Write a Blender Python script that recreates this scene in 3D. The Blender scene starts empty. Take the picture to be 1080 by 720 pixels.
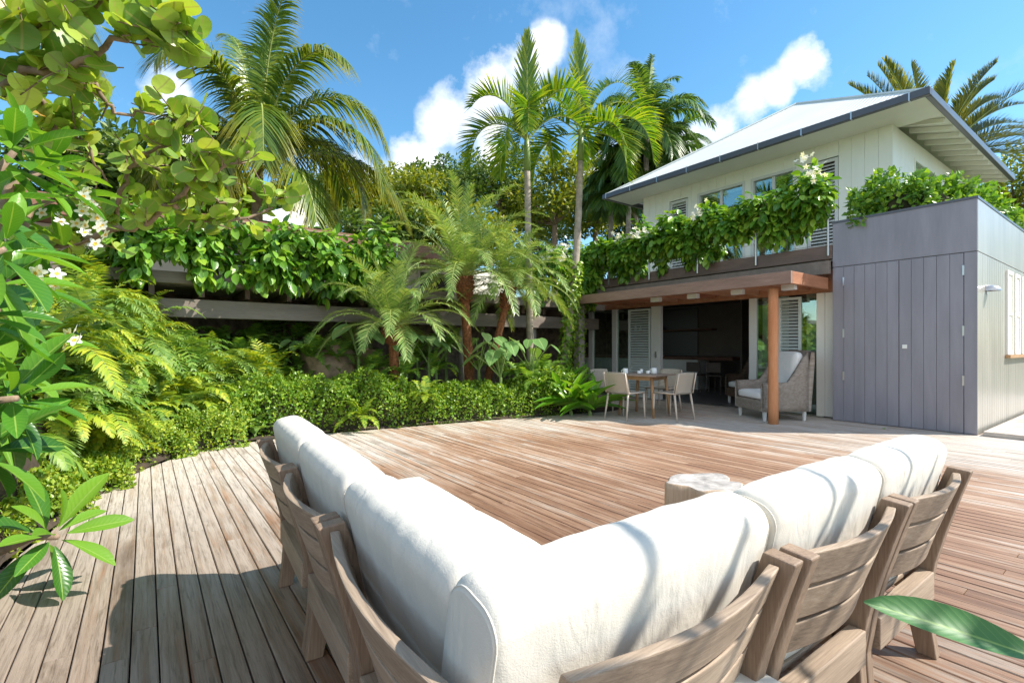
import bpy, math, random
import numpy as np
from mathutils import Vector, Matrix
R = math.radians
rng = np.random.default_rng(7)
random.seed(7)
scn = bpy.context.scene
C = scn.collection

# ---------------------------------------------------------------- camera
CAMZ = 1.22
FOC = 521.6
YAW = R(36.57)
FW = np.array([math.sin(YAW), math.cos(YAW), 0.0])
RT = np.array([math.cos(YAW), -math.sin(YAW), 0.0])
cd = bpy.data.cameras.new('camera')
cam = bpy.data.objects.new('camera', cd); C.objects.link(cam)
cam.location = (0, 0, CAMZ); cam.rotation_euler = (math.pi/2, 0, -YAW)
cd.sensor_width = 36; cd.lens = FOC/1080*36; cd.shift_y = 6/1080
cd.clip_start = 0.05; cd.clip_end = 2000
scn.camera = cam
scn.view_settings.view_transform = 'Standard'
scn.view_settings.look = 'None'
scn.view_settings.exposure = 1.16
scn.view_settings.gamma = 1

def at(px, py, dep):
    """world point seen at a pixel of the photograph, at a given distance"""
    p = FW*dep + RT*((px-540)/FOC*dep); p = p.copy(); p[2] = CAMZ + (366-py)/FOC*dep
    return p

# ---------------------------------------------------------------- sun + sky
SUN_EL = R(46)
S = np.array([0.75, -0.66, 0.0]); S /= np.linalg.norm(S)
S = S*math.cos(SUN_EL); S[2] = math.sin(SUN_EL)
sl = bpy.data.lights.new('sun', 'SUN'); sl.energy = 3.7; sl.angle = R(0.55); sl.color = (1.0, 0.94, 0.85)
so = bpy.data.objects.new('sun', sl); C.objects.link(so)
so.rotation_euler = Vector(S).to_track_quat('Z', 'Y').to_euler()
w = bpy.data.worlds.new('World'); scn.world = w; w.use_nodes = True
nt = w.node_tree; nt.nodes.clear()
def N(tree, t, **k):
    n = tree.nodes.new(t)
    for a, b in k.items(): setattr(n, a, b)
    return n
def L(tree, a, b): tree.links.new(a, b)
sky = N(nt, 'ShaderNodeTexSky', sky_type='NISHITA'); sky.sun_disc = False
sky.sun_elevation = SUN_EL; sky.sun_rotation = math.atan2(S[0], S[1])
sky.air_density = 1.0; sky.dust_density = 0.25; sky.ozone_density = 2.2; sky.altitude = 0
hsv = N(nt, 'ShaderNodeHueSaturation'); hsv.inputs['Saturation'].default_value = 1.22
hsv.inputs['Hue'].default_value = 0.488
L(nt, sky.outputs[0], hsv.inputs['Color'])
bg = N(nt, 'ShaderNodeBackground'); bg.inputs[1].default_value = 0.112
L(nt, hsv.outputs[0], bg.inputs[0])
tc = N(nt, 'ShaderNodeTexCoord')
CLOUDS = [(458,130,.055),(480,118,.075),(505,104,.08),(530,90,.08),(552,72,.075),(572,50,.055),(583,40,.035),
          (560,108,.06),(520,132,.06),(730,150,.07),(760,132,.075),(790,112,.06),(820,95,.05),(850,68,.055),(690,165,.07),
          (430,185,.10),(370,185,.07),(520,162,.06),(175,95,.055),(200,140,.06),(640,180,.09)]
REAR_FILL = [((-.55,-.62,.55),1.30)]  # unseen bright cloud behind the camera, added as white fill light
prev = None
noi = N(nt, 'ShaderNodeTexNoise'); noi.inputs['Scale'].default_value = 7.5; noi.inputs['Detail'].default_value = 9
noi.inputs['Roughness'].default_value = 0.62
L(nt, tc.outputs['Generated'], noi.inputs['Vector'])
for d, r in [(at(px, py, 1.0) - np.array([0, 0, CAMZ]), r) for px, py, r in CLOUDS] + [(np.array(d), r) for d, r in REAR_FILL]:
    d = d/np.linalg.norm(d)
    dn = N(nt, 'ShaderNodeVectorMath', operation='DISTANCE'); dn.inputs[1].default_value = tuple(d)
    L(nt, tc.outputs['Generated'], dn.inputs[0])
    m = N(nt, 'ShaderNodeMath', operation='DIVIDE'); m.inputs[1].default_value = r*(.92 if r < 1 else 1.0)
    L(nt, dn.outputs['Value'], m.inputs[0])
    s_ = N(nt, 'ShaderNodeMath', operation='SUBTRACT'); s_.inputs[0].default_value = 1.0; s_.use_clamp = True
    L(nt, m.outputs[0], s_.inputs[1])
    if prev is None: prev = s_
    else:
        a = N(nt, 'ShaderNodeMath', operation='SMOOTH_MAX'); a.inputs[2].default_value = 0.15
        L(nt, prev.outputs[0], a.inputs[0]); L(nt, s_.outputs[0], a.inputs[1]); prev = a
m1 = N(nt, 'ShaderNodeMath', operation='MULTIPLY_ADD'); m1.inputs[1].default_value = 2.6; m1.inputs[2].default_value = -1.52
L(nt, noi.outputs['Fac'], m1.inputs[0])
m2 = N(nt, 'ShaderNodeMath', operation='ADD'); L(nt, m1.outputs[0], m2.inputs[0]); L(nt, prev.outputs[0], m2.inputs[1])
cr = N(nt, 'ShaderNodeValToRGB'); cr.color_ramp.elements[0].position = 0.02; cr.color_ramp.elements[1].position = 0.55
cr.color_ramp.elements[1].color = (.93, .93, .93, 1)
L(nt, m2.outputs[0], cr.inputs[0])
gate = N(nt, 'ShaderNodeMapRange'); gate.inputs['From Min'].default_value = 0.04; gate.inputs['From Max'].default_value = 0.25
L(nt, prev.outputs[0], gate.inputs['Value'])
gm = N(nt, 'ShaderNodeMath', operation='MULTIPLY'); L(nt, cr.outputs[0], gm.inputs[0]); L(nt, gate.outputs[0], gm.inputs[1])
noi2 = N(nt, 'ShaderNodeTexNoise'); noi2.inputs['Scale'].default_value = 11; noi2.inputs['Detail'].default_value = 5
L(nt, tc.outputs['Generated'], noi2.inputs['Vector'])
cc = N(nt, 'ShaderNodeValToRGB'); cc.color_ramp.elements[0].position = .38; cc.color_ramp.elements[1].position = .62
cc.color_ramp.elements[0].color = (.66, .72, .84, 1); cc.color_ramp.elements[1].color = (1.0, .98, .95, 1)
L(nt, noi2.outputs['Fac'], cc.inputs[0])
bgc = N(nt, 'ShaderNodeBackground'); bgc.inputs[1].default_value = 0.74
L(nt, cc.outputs[0], bgc.inputs[0])
mx = N(nt, 'ShaderNodeMixShader'); L(nt, gm.outputs[0], mx.inputs[0]); L(nt, bg.outputs[0], mx.inputs[1]); L(nt, bgc.outputs[0], mx.inputs[2])
wo = N(nt, 'ShaderNodeOutputWorld'); L(nt, mx.outputs[0], wo.inputs[0])

# ---------------------------------------------------------------- materials
def mat(name):
    m = bpy.data.materials.new(name); m.use_nodes = True
    t = m.node_tree; b = t.nodes['Principled BSDF']
    return m, t, b
def ramp(t, fac, stops):
    r = N(t, 'ShaderNodeValToRGB'); e = r.color_ramp.elements
    while len(e) < len(stops): e.new(0.5)
    for i, (p, c) in enumerate(stops):
        e[i].position = p; e[i].color = (*c, 1) if len(c) == 3 else c
    L(t, fac, r.inputs[0]); return r
def noise(t, scale, detail=4, rough=.55, vec=None, sc=None, dist=0):
    n = N(t, 'ShaderNodeTexNoise'); n.inputs['Scale'].default_value = scale; n.inputs['Detail'].default_value = detail
    n.inputs['Roughness'].default_value = rough; n.inputs['Distortion'].default_value = dist
    if vec is None:
        tcn = N(t, 'ShaderNodeTexCoord'); vec = tcn.outputs['Object']
    if sc:
        mp = N(t, 'ShaderNodeMapping'); mp.inputs['Scale'].default_value = sc; L(t, vec, mp.inputs['Vector']); vec = mp.outputs[0]
    L(t, vec, n.inputs['Vector']); return n
def bump(t, b, h, strength=.3, dist=.01):
    bn = N(t, 'ShaderNodeBump'); bn.inputs['Strength'].default_value = strength; bn.inputs['Distance'].default_value = dist
    L(t, h, bn.inputs['Height']); L(t, bn.outputs[0], b.inputs['Normal']); return bn
def mixc(t, f, a, b, mode='MIX'):
    m = N(t, 'ShaderNodeMix', data_type='RGBA', blend_type=mode)
    for s, v in ((0, f), (6, a), (7, b)):
        if hasattr(v, 'links'): L(t, v, m.inputs[s])
        else: m.inputs[s].default_value = v if s == 0 else (*v, 1)
    return m.outputs[2]
def paint(name, col, rough=.5, var=.08, nscale=3, bmp=.05, metal=0, sc=None):
    m, t, b = mat(name)
    n = noise(t, nscale, 7, .65, None, sc)
    lo = tuple(c*(1-var) for c in col); hi = tuple(min(1, c*(1+var)) for c in col)
    r = ramp(t, n.outputs['Fac'], [(.35, lo), (.65, hi)])
    L(t, r.outputs[0], b.inputs['Base Color']); b.inputs['Roughness'].default_value = rough; b.inputs['Metallic'].default_value = metal
    n2 = noise(t, nscale*25, 3); bump(t, b, n2.outputs['Fac'], bmp, .005)
    return m
def wood(name, cols, axis='Y', scale=1.0, rough=.65, pos=(.3, .5, .7)):
    """grain stretched along one object axis, tone changes from piece to piece"""
    m, t, b = mat(name)
    st = {'X': (.035, 1, 1), 'Y': (1, .035, 1), 'Z': (1, 1, .035)}[axis]
    geo = N(t, 'ShaderNodeNewGeometry'); tcn = N(t, 'ShaderNodeTexCoord')
    off = N(t, 'ShaderNodeVectorMath', operation='ADD'); L(t, tcn.outputs['Object'], off.inputs[0])
    sc = N(t, 'ShaderNodeVectorMath', operation='SCALE'); sc.inputs[0].default_value = (7, 13, 5)
    L(t, geo.outputs['Random Per Island'], sc.inputs['Scale']); L(t, sc.outputs[0], off.inputs[1])
    g = noise(t, 150*scale, 8, .75, off.outputs[0], st, .4)
    g2 = noise(t, 8*scale, 4, .6, off.outputs[0], tuple(max(s, .15) for s in st))
    a = N(t, 'ShaderNodeMath', operation='MULTIPLY_ADD'); a.inputs[1].default_value = .55; L(t, g.outputs['Fac'], a.inputs[0])
    a2 = N(t, 'ShaderNodeMath', operation='MULTIPLY_ADD'); a2.inputs[1].default_value = .35; L(t, g2.outputs['Fac'], a2.inputs[0])
    r_ = N(t, 'ShaderNodeMath', operation='MULTIPLY_ADD'); r_.inputs[1].default_value = .22; r_.inputs[2].default_value = -.06; L(t, geo.outputs['Random Per Island'], r_.inputs[0])
    L(t, r_.outputs[0], a2.inputs[2]); L(t, a2.outputs[0], a.inputs[2])
    r = ramp(t, a.outputs[0], list(zip(pos, cols)))
    L(t, r.outputs[0], b.inputs['Base Color']); b.inputs['Roughness'].default_value = rough
    bump(t, b, g.outputs['Fac'], .3, .0025)
    return m
def leafmat(name, c0, c1, c2, trans=.35, rough=.42, vein=0, veincol=(.45, .5, .15), tip=None, spec=.5, bmp=.09):
    m, t, b = mat(name)
    geo = N(t, 'ShaderNodeNewGeometry')
    col = ramp(t, geo.outputs['Random Per Island'], [(0, c0), (.5, c1), (1, c2)]).outputs[0]
    if vein or tip:
        uv = N(t, 'ShaderNodeUVMap'); sp = N(t, 'ShaderNodeSeparateXYZ'); L(t, uv.outputs[0], sp.inputs[0])
    if tip:
        tr = ramp(t, sp.outputs[1], [(.55, (0, 0, 0)), (1, (1, 1, 1))])
        col = mixc(t, tr.outputs[0], col, tip)
    if vein:
        a = N(t, 'ShaderNodeMath', operation='SUBTRACT'); a.inputs[1].default_value = .5; L(t, sp.outputs[0], a.inputs[0])
        ab = N(t, 'ShaderNodeMath', operation='ABSOLUTE'); L(t, a.outputs[0], ab.inputs[0])
        mid = ramp(t, ab.outputs[0], [(.02, (1, 1, 1)), (.045, (0, 0, 0))])
        # side veins
        k = N(t, 'ShaderNodeMath', operation='MULTIPLY_ADD'); k.inputs[1].default_value = -.35; L(t, ab.outputs[0], k.inputs[0]); L(t, sp.outputs[1], k.inputs[2])
        k2 = N(t, 'ShaderNodeMath', operation='MULTIPLY'); k2.inputs[1].default_value = vein*6.28; L(t, k.outputs[0], k2.inputs[0])
        sn = N(t, 'ShaderNodeMath', operation='SINE'); L(t, k2.outputs[0], sn.inputs[0])
        sv = ramp(t, sn.outputs[0], [(.88, (0, 0, 0)), (1, (.28, .28, .28))])
        mxv = N(t, 'ShaderNodeMath', operation='MAXIMUM'); L(t, mid.outputs[0], mxv.inputs[0]); L(t, sv.outputs[0], mxv.inputs[1])
        col = mixc(t, mxv.outputs[0], col, veincol)
        bump(t, b, sn.outputs[0], bmp, .003)
    L(t, col, b.inputs['Base Color']); b.inputs['Roughness'].default_value = rough
    b.inputs['Specular IOR Level'].default_value = spec
    tl = N(t, 'ShaderNodeBsdfTranslucent')
    tcx = mixc(t, 1.0, col, (1.5, 1.35, .5), 'MULTIPLY'); L(t, tcx, tl.inputs[0])
    ms = N(t, 'ShaderNodeMixShader'); ms.inputs[0].default_value = trans
    out = [n for n in t.nodes if n.type == 'OUTPUT_MATERIAL'][0]
    L(t, b.outputs[0], ms.inputs[1]); L(t, tl.outputs[0], ms.inputs[2]); L(t, ms.outputs[0], out.inputs[0])
    return m

# deck boards
def deck_material():
    m, t, b = mat('weathered deck wood')
    geo = N(t, 'ShaderNodeNewGeometry'); tcn = N(t, 'ShaderNodeTexCoord'); rnd = geo.outputs['Random Per Island']
    sc = N(t, 'ShaderNodeVectorMath', operation='SCALE'); sc.inputs[0].default_value = (31, 57, 11); L(t, rnd, sc.inputs['Scale'])
    off = N(t, 'ShaderNodeVectorMath', operation='ADD'); L(t, tcn.outputs['Object'], off.inputs[0]); L(t, sc.outputs[0], off.inputs[1])
    grain = noise(t, 75, 8, .75, off.outputs[0], (1, .045, 1), .7)
    streak = noise(t, 26, 6, .7, off.outputs[0], (1, .035, 1), .3)
    patch = noise(t, 1.1, 4, .6, tcn.outputs['Object'], (1, .55, 1))
    # where the silver skin has worn to orange wood: the middle of the deck
    dist = N(t, 'ShaderNodeVectorMath', operation='DISTANCE'); dist.inputs[1].default_value = (3.9*.75, 2.6*.62, 0)
    mp = N(t, 'ShaderNodeMapping'); mp.inputs['Scale'].default_value = (.75, .62, 1); L(t, tcn.outputs['Object'], mp.inputs[0]); L(t, mp.outputs[0], dist.inputs[0])
    mr = N(t, 'ShaderNodeMapRange'); mr.inputs[1].default_value = 1.2; mr.inputs[2].default_value = 3.2; mr.inputs[3].default_value = .14; mr.inputs[4].default_value = -.19
    L(t, dist.outputs['Value'], mr.inputs[0])
    def madd(x, k, y):
        n = N(t, 'ShaderNodeMath', operation='MULTIPLY_ADD'); n.inputs[1].default_value = k; L(t, x, n.inputs[0])
        if hasattr(y, 'links'): L(t, y, n.inputs[2])
        else: n.inputs[2].default_value = y
        return n.outputs[0]
    v = madd(streak.outputs['Fac'], .95, madd(rnd, .15, madd(patch.outputs['Fac'], .60, mr.outputs[0])))
    v = madd(grain.outputs['Fac'], .25, v)
    v = madd(v, 1.55, -.98)
    c = ramp(t, v, [(.26, (.60, .54, .475)), (.45, (.50, .415, .34)), (.62, (.43, .275, .18)), (.86, (.29, .16, .095))])
    g = ramp(t, grain.outputs['Fac'], [(.36, (.42, .38, .34)), (.50, (.90, .89, .88)), (.70, (1.16, 1.15, 1.13))])
    col = mixc(t, .85, c.outputs[0], g.outputs[0], 'MULTIPLY')
    # dark damp blotches, following the grain
    dk = noise(t, 2.3, 5, .7, off.outputs[0], (1, .3, 1), .8)
    dr = ramp(t, dk.outputs['Fac'], [(.56, (0, 0, 0)), (.72, (.7, .7, .7))])
    col = mixc(t, dr.outputs[0], col, (.15, .10, .07))
    # boards darker and browner round the back of the sofa
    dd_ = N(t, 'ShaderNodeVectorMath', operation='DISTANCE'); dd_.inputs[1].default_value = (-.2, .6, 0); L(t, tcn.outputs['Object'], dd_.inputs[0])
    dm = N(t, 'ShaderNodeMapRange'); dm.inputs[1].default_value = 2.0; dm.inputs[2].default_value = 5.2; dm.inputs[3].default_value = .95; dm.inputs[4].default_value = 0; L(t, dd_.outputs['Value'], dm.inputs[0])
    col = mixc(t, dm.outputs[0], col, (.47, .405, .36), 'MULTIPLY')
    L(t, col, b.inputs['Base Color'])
    rr = N(t, 'ShaderNodeMapRange'); rr.inputs[3].default_value = .42; rr.inputs[4].default_value = .75; L(t, grain.outputs['Fac'], rr.inputs[0]); L(t, rr.outputs[0], b.inputs['Roughness'])
    bump(t, b, grain.outputs['Fac'], .5, .004)
    return m

M = {}
M['deck'] = deck_material()
M['teak_y'] = wood('greyed teak long way', [(.15, .108, .075), (.35, .265, .19), (.54, .45, .35)], 'Y')
M['teak_x'] = wood('greyed teak cross way', [(.15, .108, .075), (.35, .265, .19), (.54, .45, .35)], 'X')
M['teak_z'] = wood('greyed teak upright', [(.13, .085, .055), (.27, .19, .13), (.44, .35, .26)], 'Z')
M['post'] = wood('red brown post wood', [(.32, .11, .04), (.52, .21, .085), (.62, .33, .17)], 'Z')
M['beam_y'] = wood('grey brown beam wood', [(.10, .068, .055), (.19, .13, .105), (.30, .24, .20)], 'Y')
M['beam_x'] = wood('grey beam wood', [(.12, .10, .085), (.22, .18, .15), (.34, .30, .26)], 'X')
M['fascia'] = wood('red brown fascia wood', [(.17, .10, .075), (.31, .20, .155), (.47, .37, .31)], 'Y')
M['fascia_x'] = wood('red brown end wood', [(.22, .08, .04), (.40, .175, .09), (.55, .33, .22)], 'X')
M['brownroof'] = wood('brown roof boards', [(.12, .05, .028), (.22, .10, .06), (.32, .17, .11)], 'X')
M['oak'] = wood('oiled table wood', [(.24, .12, .05), (.40, .23, .11), (.52, .34, .19)], 'Z')
M['tabletop'] = wood('table top wood', [(.22, .16, .12), (.36, .27, .21), (.48, .38, .30)], 'X')
M['darkwood'] = wood('dark kitchen wood', [(.06, .028, .018), (.12, .05, .03), (.20, .08, .045)], 'Y')
M['white'] = paint('white house paint', (.86, .85, .77), .45, .04, 1.5, sc=(1, 1, .3))
M['cream'] = paint('cream soffit paint', (.80, .78, .67), .5, .02)
M['frame'] = paint('window frame paint', (.68, .68, .66), .4, .03)
M['shutter'] = paint('shutter paint', (.62, .68, .66), .4, .03)
M['gutter'] = paint('dark grey gutter metal', (.10, .10, .115), .35, .06, metal=.3)
M['shed'] = paint('grey violet shed paint', (.25, .244, .280), .35, .13, 2.2, sc=(1.6, 1.6, .25))
M['shed_sunlit'] = paint('shed paint toned as sunlit', (.335, .32, .28), .28, .14, 2.0, sc=(1.6, 1.6, .25))  # same shed paint; the warm sunlit tone of this side is put into its colour
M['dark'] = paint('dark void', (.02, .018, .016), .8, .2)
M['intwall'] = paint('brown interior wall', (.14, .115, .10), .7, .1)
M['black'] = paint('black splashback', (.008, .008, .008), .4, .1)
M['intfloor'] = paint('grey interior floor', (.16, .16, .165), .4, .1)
M['concrete'] = paint('weathered concrete', (.33, .30, .27), .85, .25, 6, .3)
M['steel'] = paint('brushed steel', (.55, .55, .55), .3, .05, metal=.9)
M['ceramic'] = paint('white ceramic', (.82, .82, .80), .2, .01)
M['rock'] = paint('garden rock', (.30, .21, .14), .9, .4, 5, .8)
M['stonewall'] = paint('rough stone wall', (.16, .12, .09), .95, .5, 7, .9)
M['soil'] = paint('bed soil', (.055, .038, .025), .95, .4, 8, .6)
M['ground'] = paint('far ground', (.06, .075, .03), .95, .3, .2, .2)
M['bark'] = paint('pale palm bark', (.34, .29, .23), .85, .3, 9, .6)
M['branch'] = paint('grey brown branch', (.26, .18, .12), .8, .35, 12, .5)
M['redbark'] = paint('red brown palm fibre', (.20, .075, .028), .9, .5, 25, .8)
M['greenstem'] = paint('green crownshaft', (.16, .24, .05), .4, .2, 4, .1)
M['woody'] = paint('dark stems', (.05, .045, .02), .9, .4, 20, .3)

def fabric_material(name, col):
    m, t, b = mat(name)
    n = noise(t, 2.5, 3); r = ramp(t, n.outputs['Fac'], [(.3, tuple(c*.95 for c in col)), (.7, col)])
    L(t, r.outputs[0], b.inputs['Base Color']); b.inputs['Roughness'].default_value = .9
    b.inputs['Sheen Weight'].default_value = .15; b.inputs['Specular IOR Level'].default_value = .2
    wv = noise(t, 300, 2, .8); wr = noise(t, 7, 3, .5, None, (1.6, 1.6, .4), 1.6)
    bn = N(t, 'ShaderNodeBump'); bn.inputs['Strength'].default_value = .35; bn.inputs['Distance'].default_value = .016; L(t, wr.outputs['Fac'], bn.inputs['Height'])
    b2 = N(t, 'ShaderNodeBump'); b2.inputs['Strength'].default_value = .5; b2.inputs['Distance'].default_value = .0015; L(t, wv.outputs['Fac'], b2.inputs['Height'])
    L(t, bn.outputs[0], b2.inputs['Normal']); L(t, b2.outputs[0], b.inputs['Normal'])
    return m
M['fabric'] = fabric_material('off white canvas', (.66, .625, .545))
M['cushion'] = fabric_material('white armchair fabric', (.86, .86, .85))
def roof_material():
    m, t, b = mat('white corrugated roof')
    tcn = N(t, 'ShaderNodeTexCoord'); wv = N(t, 'ShaderNodeTexWave', wave_type='BANDS', bands_direction='X'); wv.inputs['Scale'].default_value = 1
    uv = N(t, 'ShaderNodeUVMap'); mp = N(t, 'ShaderNodeMapping'); mp.inputs['Scale'].default_value = (3.2, 1, 1); L(t, uv.outputs[0], mp.inputs[0]); L(t, mp.outputs[0], wv.inputs[0])
    n = noise(t, .7, 5, .6); r = ramp(t, n.outputs['Fac'], [(.3, (.64, .67, .64)), (.7, (.73, .75, .72))])
    L(t, r.outputs[0], b.inputs['Base Color']); b.inputs['Roughness'].default_value = .8; b.inputs['Specular IOR Level'].default_value = .2
    bump(t, b, wv.outputs['Fac'], .6, .02); return m
M['roof'] = roof_material()
def weave_material(name, a, c, s=34, bb=.012):
    m, t, b = mat(name)
    tcn = N(t, 'ShaderNodeTexCoord')
    ck = N(t, 'ShaderNodeTexBrick'); ck.inputs['Scale'].default_value = s; ck.inputs['Mortar Size'].default_value = .035
    ck.inputs['Color1'].default_value = (*a, 1); ck.inputs['Color2'].default_value = (*c, 1); ck.inputs['Mortar'].default_value = (*[x*.18 for x in a], 1)
    ck.inputs['Brick Width'].default_value = .9; ck.inputs['Row Height'].default_value = .45
    L(t, N(t, 'ShaderNodeUVMap').outputs[0], ck.inputs['Vector'])
    L(t, ck.outputs['Color'], b.inputs['Base Color']); b.inputs['Roughness'].default_value = .6
    iv = N(t, 'ShaderNodeMath', operation='SUBTRACT'); iv.inputs[0].default_value = 1; L(t, ck.outputs['Fac'], iv.inputs[1])
    bump(t, b, iv.outputs[0], .9, bb); return m
M['wicker'] = weave_material('grey brown wicker', (.46, .39, .33), (.30, .25, .20), 27)
M['wickerdark'] = weave_material('brown wicker', (.16, .10, .06), (.10, .06, .04), 15)
M['webbing'] = weave_material('cream woven cord', (.60, .52, .42), (.55, .47, .37), 60, .002)
M['stump'] = wood('pale tan stump wood', [(.36, .24, .15), (.55, .40, .27), (.70, .56, .42)], 'Z', .5)
M['stumptop'] = paint('silvered stump top', (.40, .37, .34), .8, .35, 12, .5)
M['beige'] = paint('cream chair frame', (.58, .50, .41), .5, .05)
def glass_material():
    m, t, b = mat('window glass'); b.inputs['Base Color'].default_value = (.9, .97, .93, 1)
    b.inputs['Roughness'].default_value = .02; b.inputs['Transmission Weight'].default_value = 0
    gl = N(t, 'ShaderNodeBsdfGlossy'); gl.inputs['Roughness'].default_value = .02; gl.inputs[0].default_value = (.85, .95, .9, 1)
    tr = N(t, 'ShaderNodeBsdfTransparent'); tr.inputs[0].default_value = (.75, .85, .80, 1)
    ly = N(t, 'ShaderNodeLayerWeight'); ly.inputs[0].default_value = .5
    mr = N(t, 'ShaderNodeMapRange'); mr.inputs[3].default_value = .16; mr.inputs[4].default_value = .7; L(t, ly.outputs['Facing'], mr.inputs[0])
    ms = N(t, 'ShaderNodeMixShader'); L(t, mr.outputs[0], ms.inputs[0]); L(t, tr.outputs[0], ms.inputs[1]); L(t, gl.outputs[0], ms.inputs[2])
    L(t, ms.outputs[0], [n for n in t.nodes if n.type == 'OUTPUT_MATERIAL'][0].inputs[0]); return m
M['glass'] = glass_material()

M['plumeria'] = leafmat('plumeria leaf', (.04, .14, .02), (.085, .25, .025), (.19, .38, .035), .38, .28, 12, (.26, .42, .08))
M['bigleaf'] = leafmat('single long leaf', (.05, .17, .04), (.055, .18, .045), (.06, .19, .05), .22, .5, 14, (.20, .36, .10), bmp=.05)
M['seagrape'] = leafmat('sea grape leaf', (.16, .30, .04), (.29, .44, .06), (.47, .56, .10), .42, .4, 3, (.34, .36, .10))
M['oldleaf'] = leafmat('orange old leaf', (.55, .20, .02), (.60, .30, .03), (.55, .42, .12), .4, .5)
M['vine'] = leafmat('vine leaf', (.05, .16, .02), (.13, .31, .03), (.32, .50, .05), .33, .33, 8, (.20, .32, .07))
M['hedge'] = leafmat('hedge leaf', (.08, .19, .015), (.18, .33, .03), (.36, .48, .05), .33, .38)
M['cover'] = leafmat('ground cover leaf', (.10, .22, .02), (.23, .36, .03), (.42, .48, .05), .35, .42)
M['fern'] = leafmat('yellow green fern', (.17, .32, .03), (.32, .44, .035), (.52, .54, .05), .4, .5, tip=(.34, .40, .03))
M['ferndark'] = leafmat('green fern', (.08, .20, .025), (.16, .31, .04), (.28, .42, .06), .38, .45)
M['fernpale'] = leafmat('pale fern', (.12, .24, .05), (.20, .33, .07), (.30, .42, .10), .38, .45)
M['bamboo'] = leafmat('dracaena leaf', (.05, .13, .01), (.13, .23, .02), (.30, .35, .03), .35, .4)
M['alocasia'] = leafmat('elephant ear leaf', (.13, .27, .08), (.22, .38, .13), (.34, .48, .19), .35, .32, 7, (.35, .48, .2))
M['nest'] = leafmat('nest fern leaf', (.06, .20, .015), (.12, .30, .02), (.24, .42, .04), .38, .3, 1, (.3, .4, .1))
M['pygmy'] = leafmat('silvery palm leaflet', (.12, .23, .05), (.22, .34, .09), (.38, .47, .16), .3, .38)
M['coco'] = leafmat('coconut leaflet', (.06, .13, .02), (.12, .21, .025), (.26, .32, .04), .38, .32, tip=(.30, .28, .03))
M['cocoy'] = leafmat('yellowed coconut leaflet', (.22, .22, .03), (.38, .32, .04), (.50, .38, .06), .4, .35)
M['areca'] = leafmat('bright palm leaflet', (.07, .18, .015), (.15, .29, .02), (.30, .38, .02), .4, .32, tip=(.36, .40, .02))
M['fishtail'] = leafmat('dark palm leaflet', (.04, .10, .02), (.08, .17, .03), (.16, .27, .04), .3, .4)
M['date'] = leafmat('olive palm leaflet', (.10, .15, .03), (.18, .22, .04), (.36, .32, .04), .35, .4)
M['tree_a'] = leafmat('yellow green tree leaf', (.10, .17, .015), (.20, .26, .02), (.36, .36, .03), .35, .5)
M['tree_b'] = leafmat('mid green tree leaf', (.05, .11, .02), (.09, .17, .025), (.17, .24, .035), .3, .5)
M['tree_c'] = leafmat('dark green tree leaf', (.02, .055, .012), (.045, .10, .02), (.08, .15, .03), .3, .5)
M['petal'] = leafmat('white petal', (.80, .80, .78), (.84, .84, .82), (.86, .84, .80), .3, .5)
M['petaleye'] = leafmat('yellow flower eye', (.75, .45, .03), (.8, .5, .05), (.8, .5, .1), .2, .5)
M['stalk'] = paint('green stalk', (.16, .25, .06), .5, .2, 5, .1)
M['rachis'] = paint('palm midrib', (.28, .33, .08), .5, .2, 5, .1)

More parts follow.
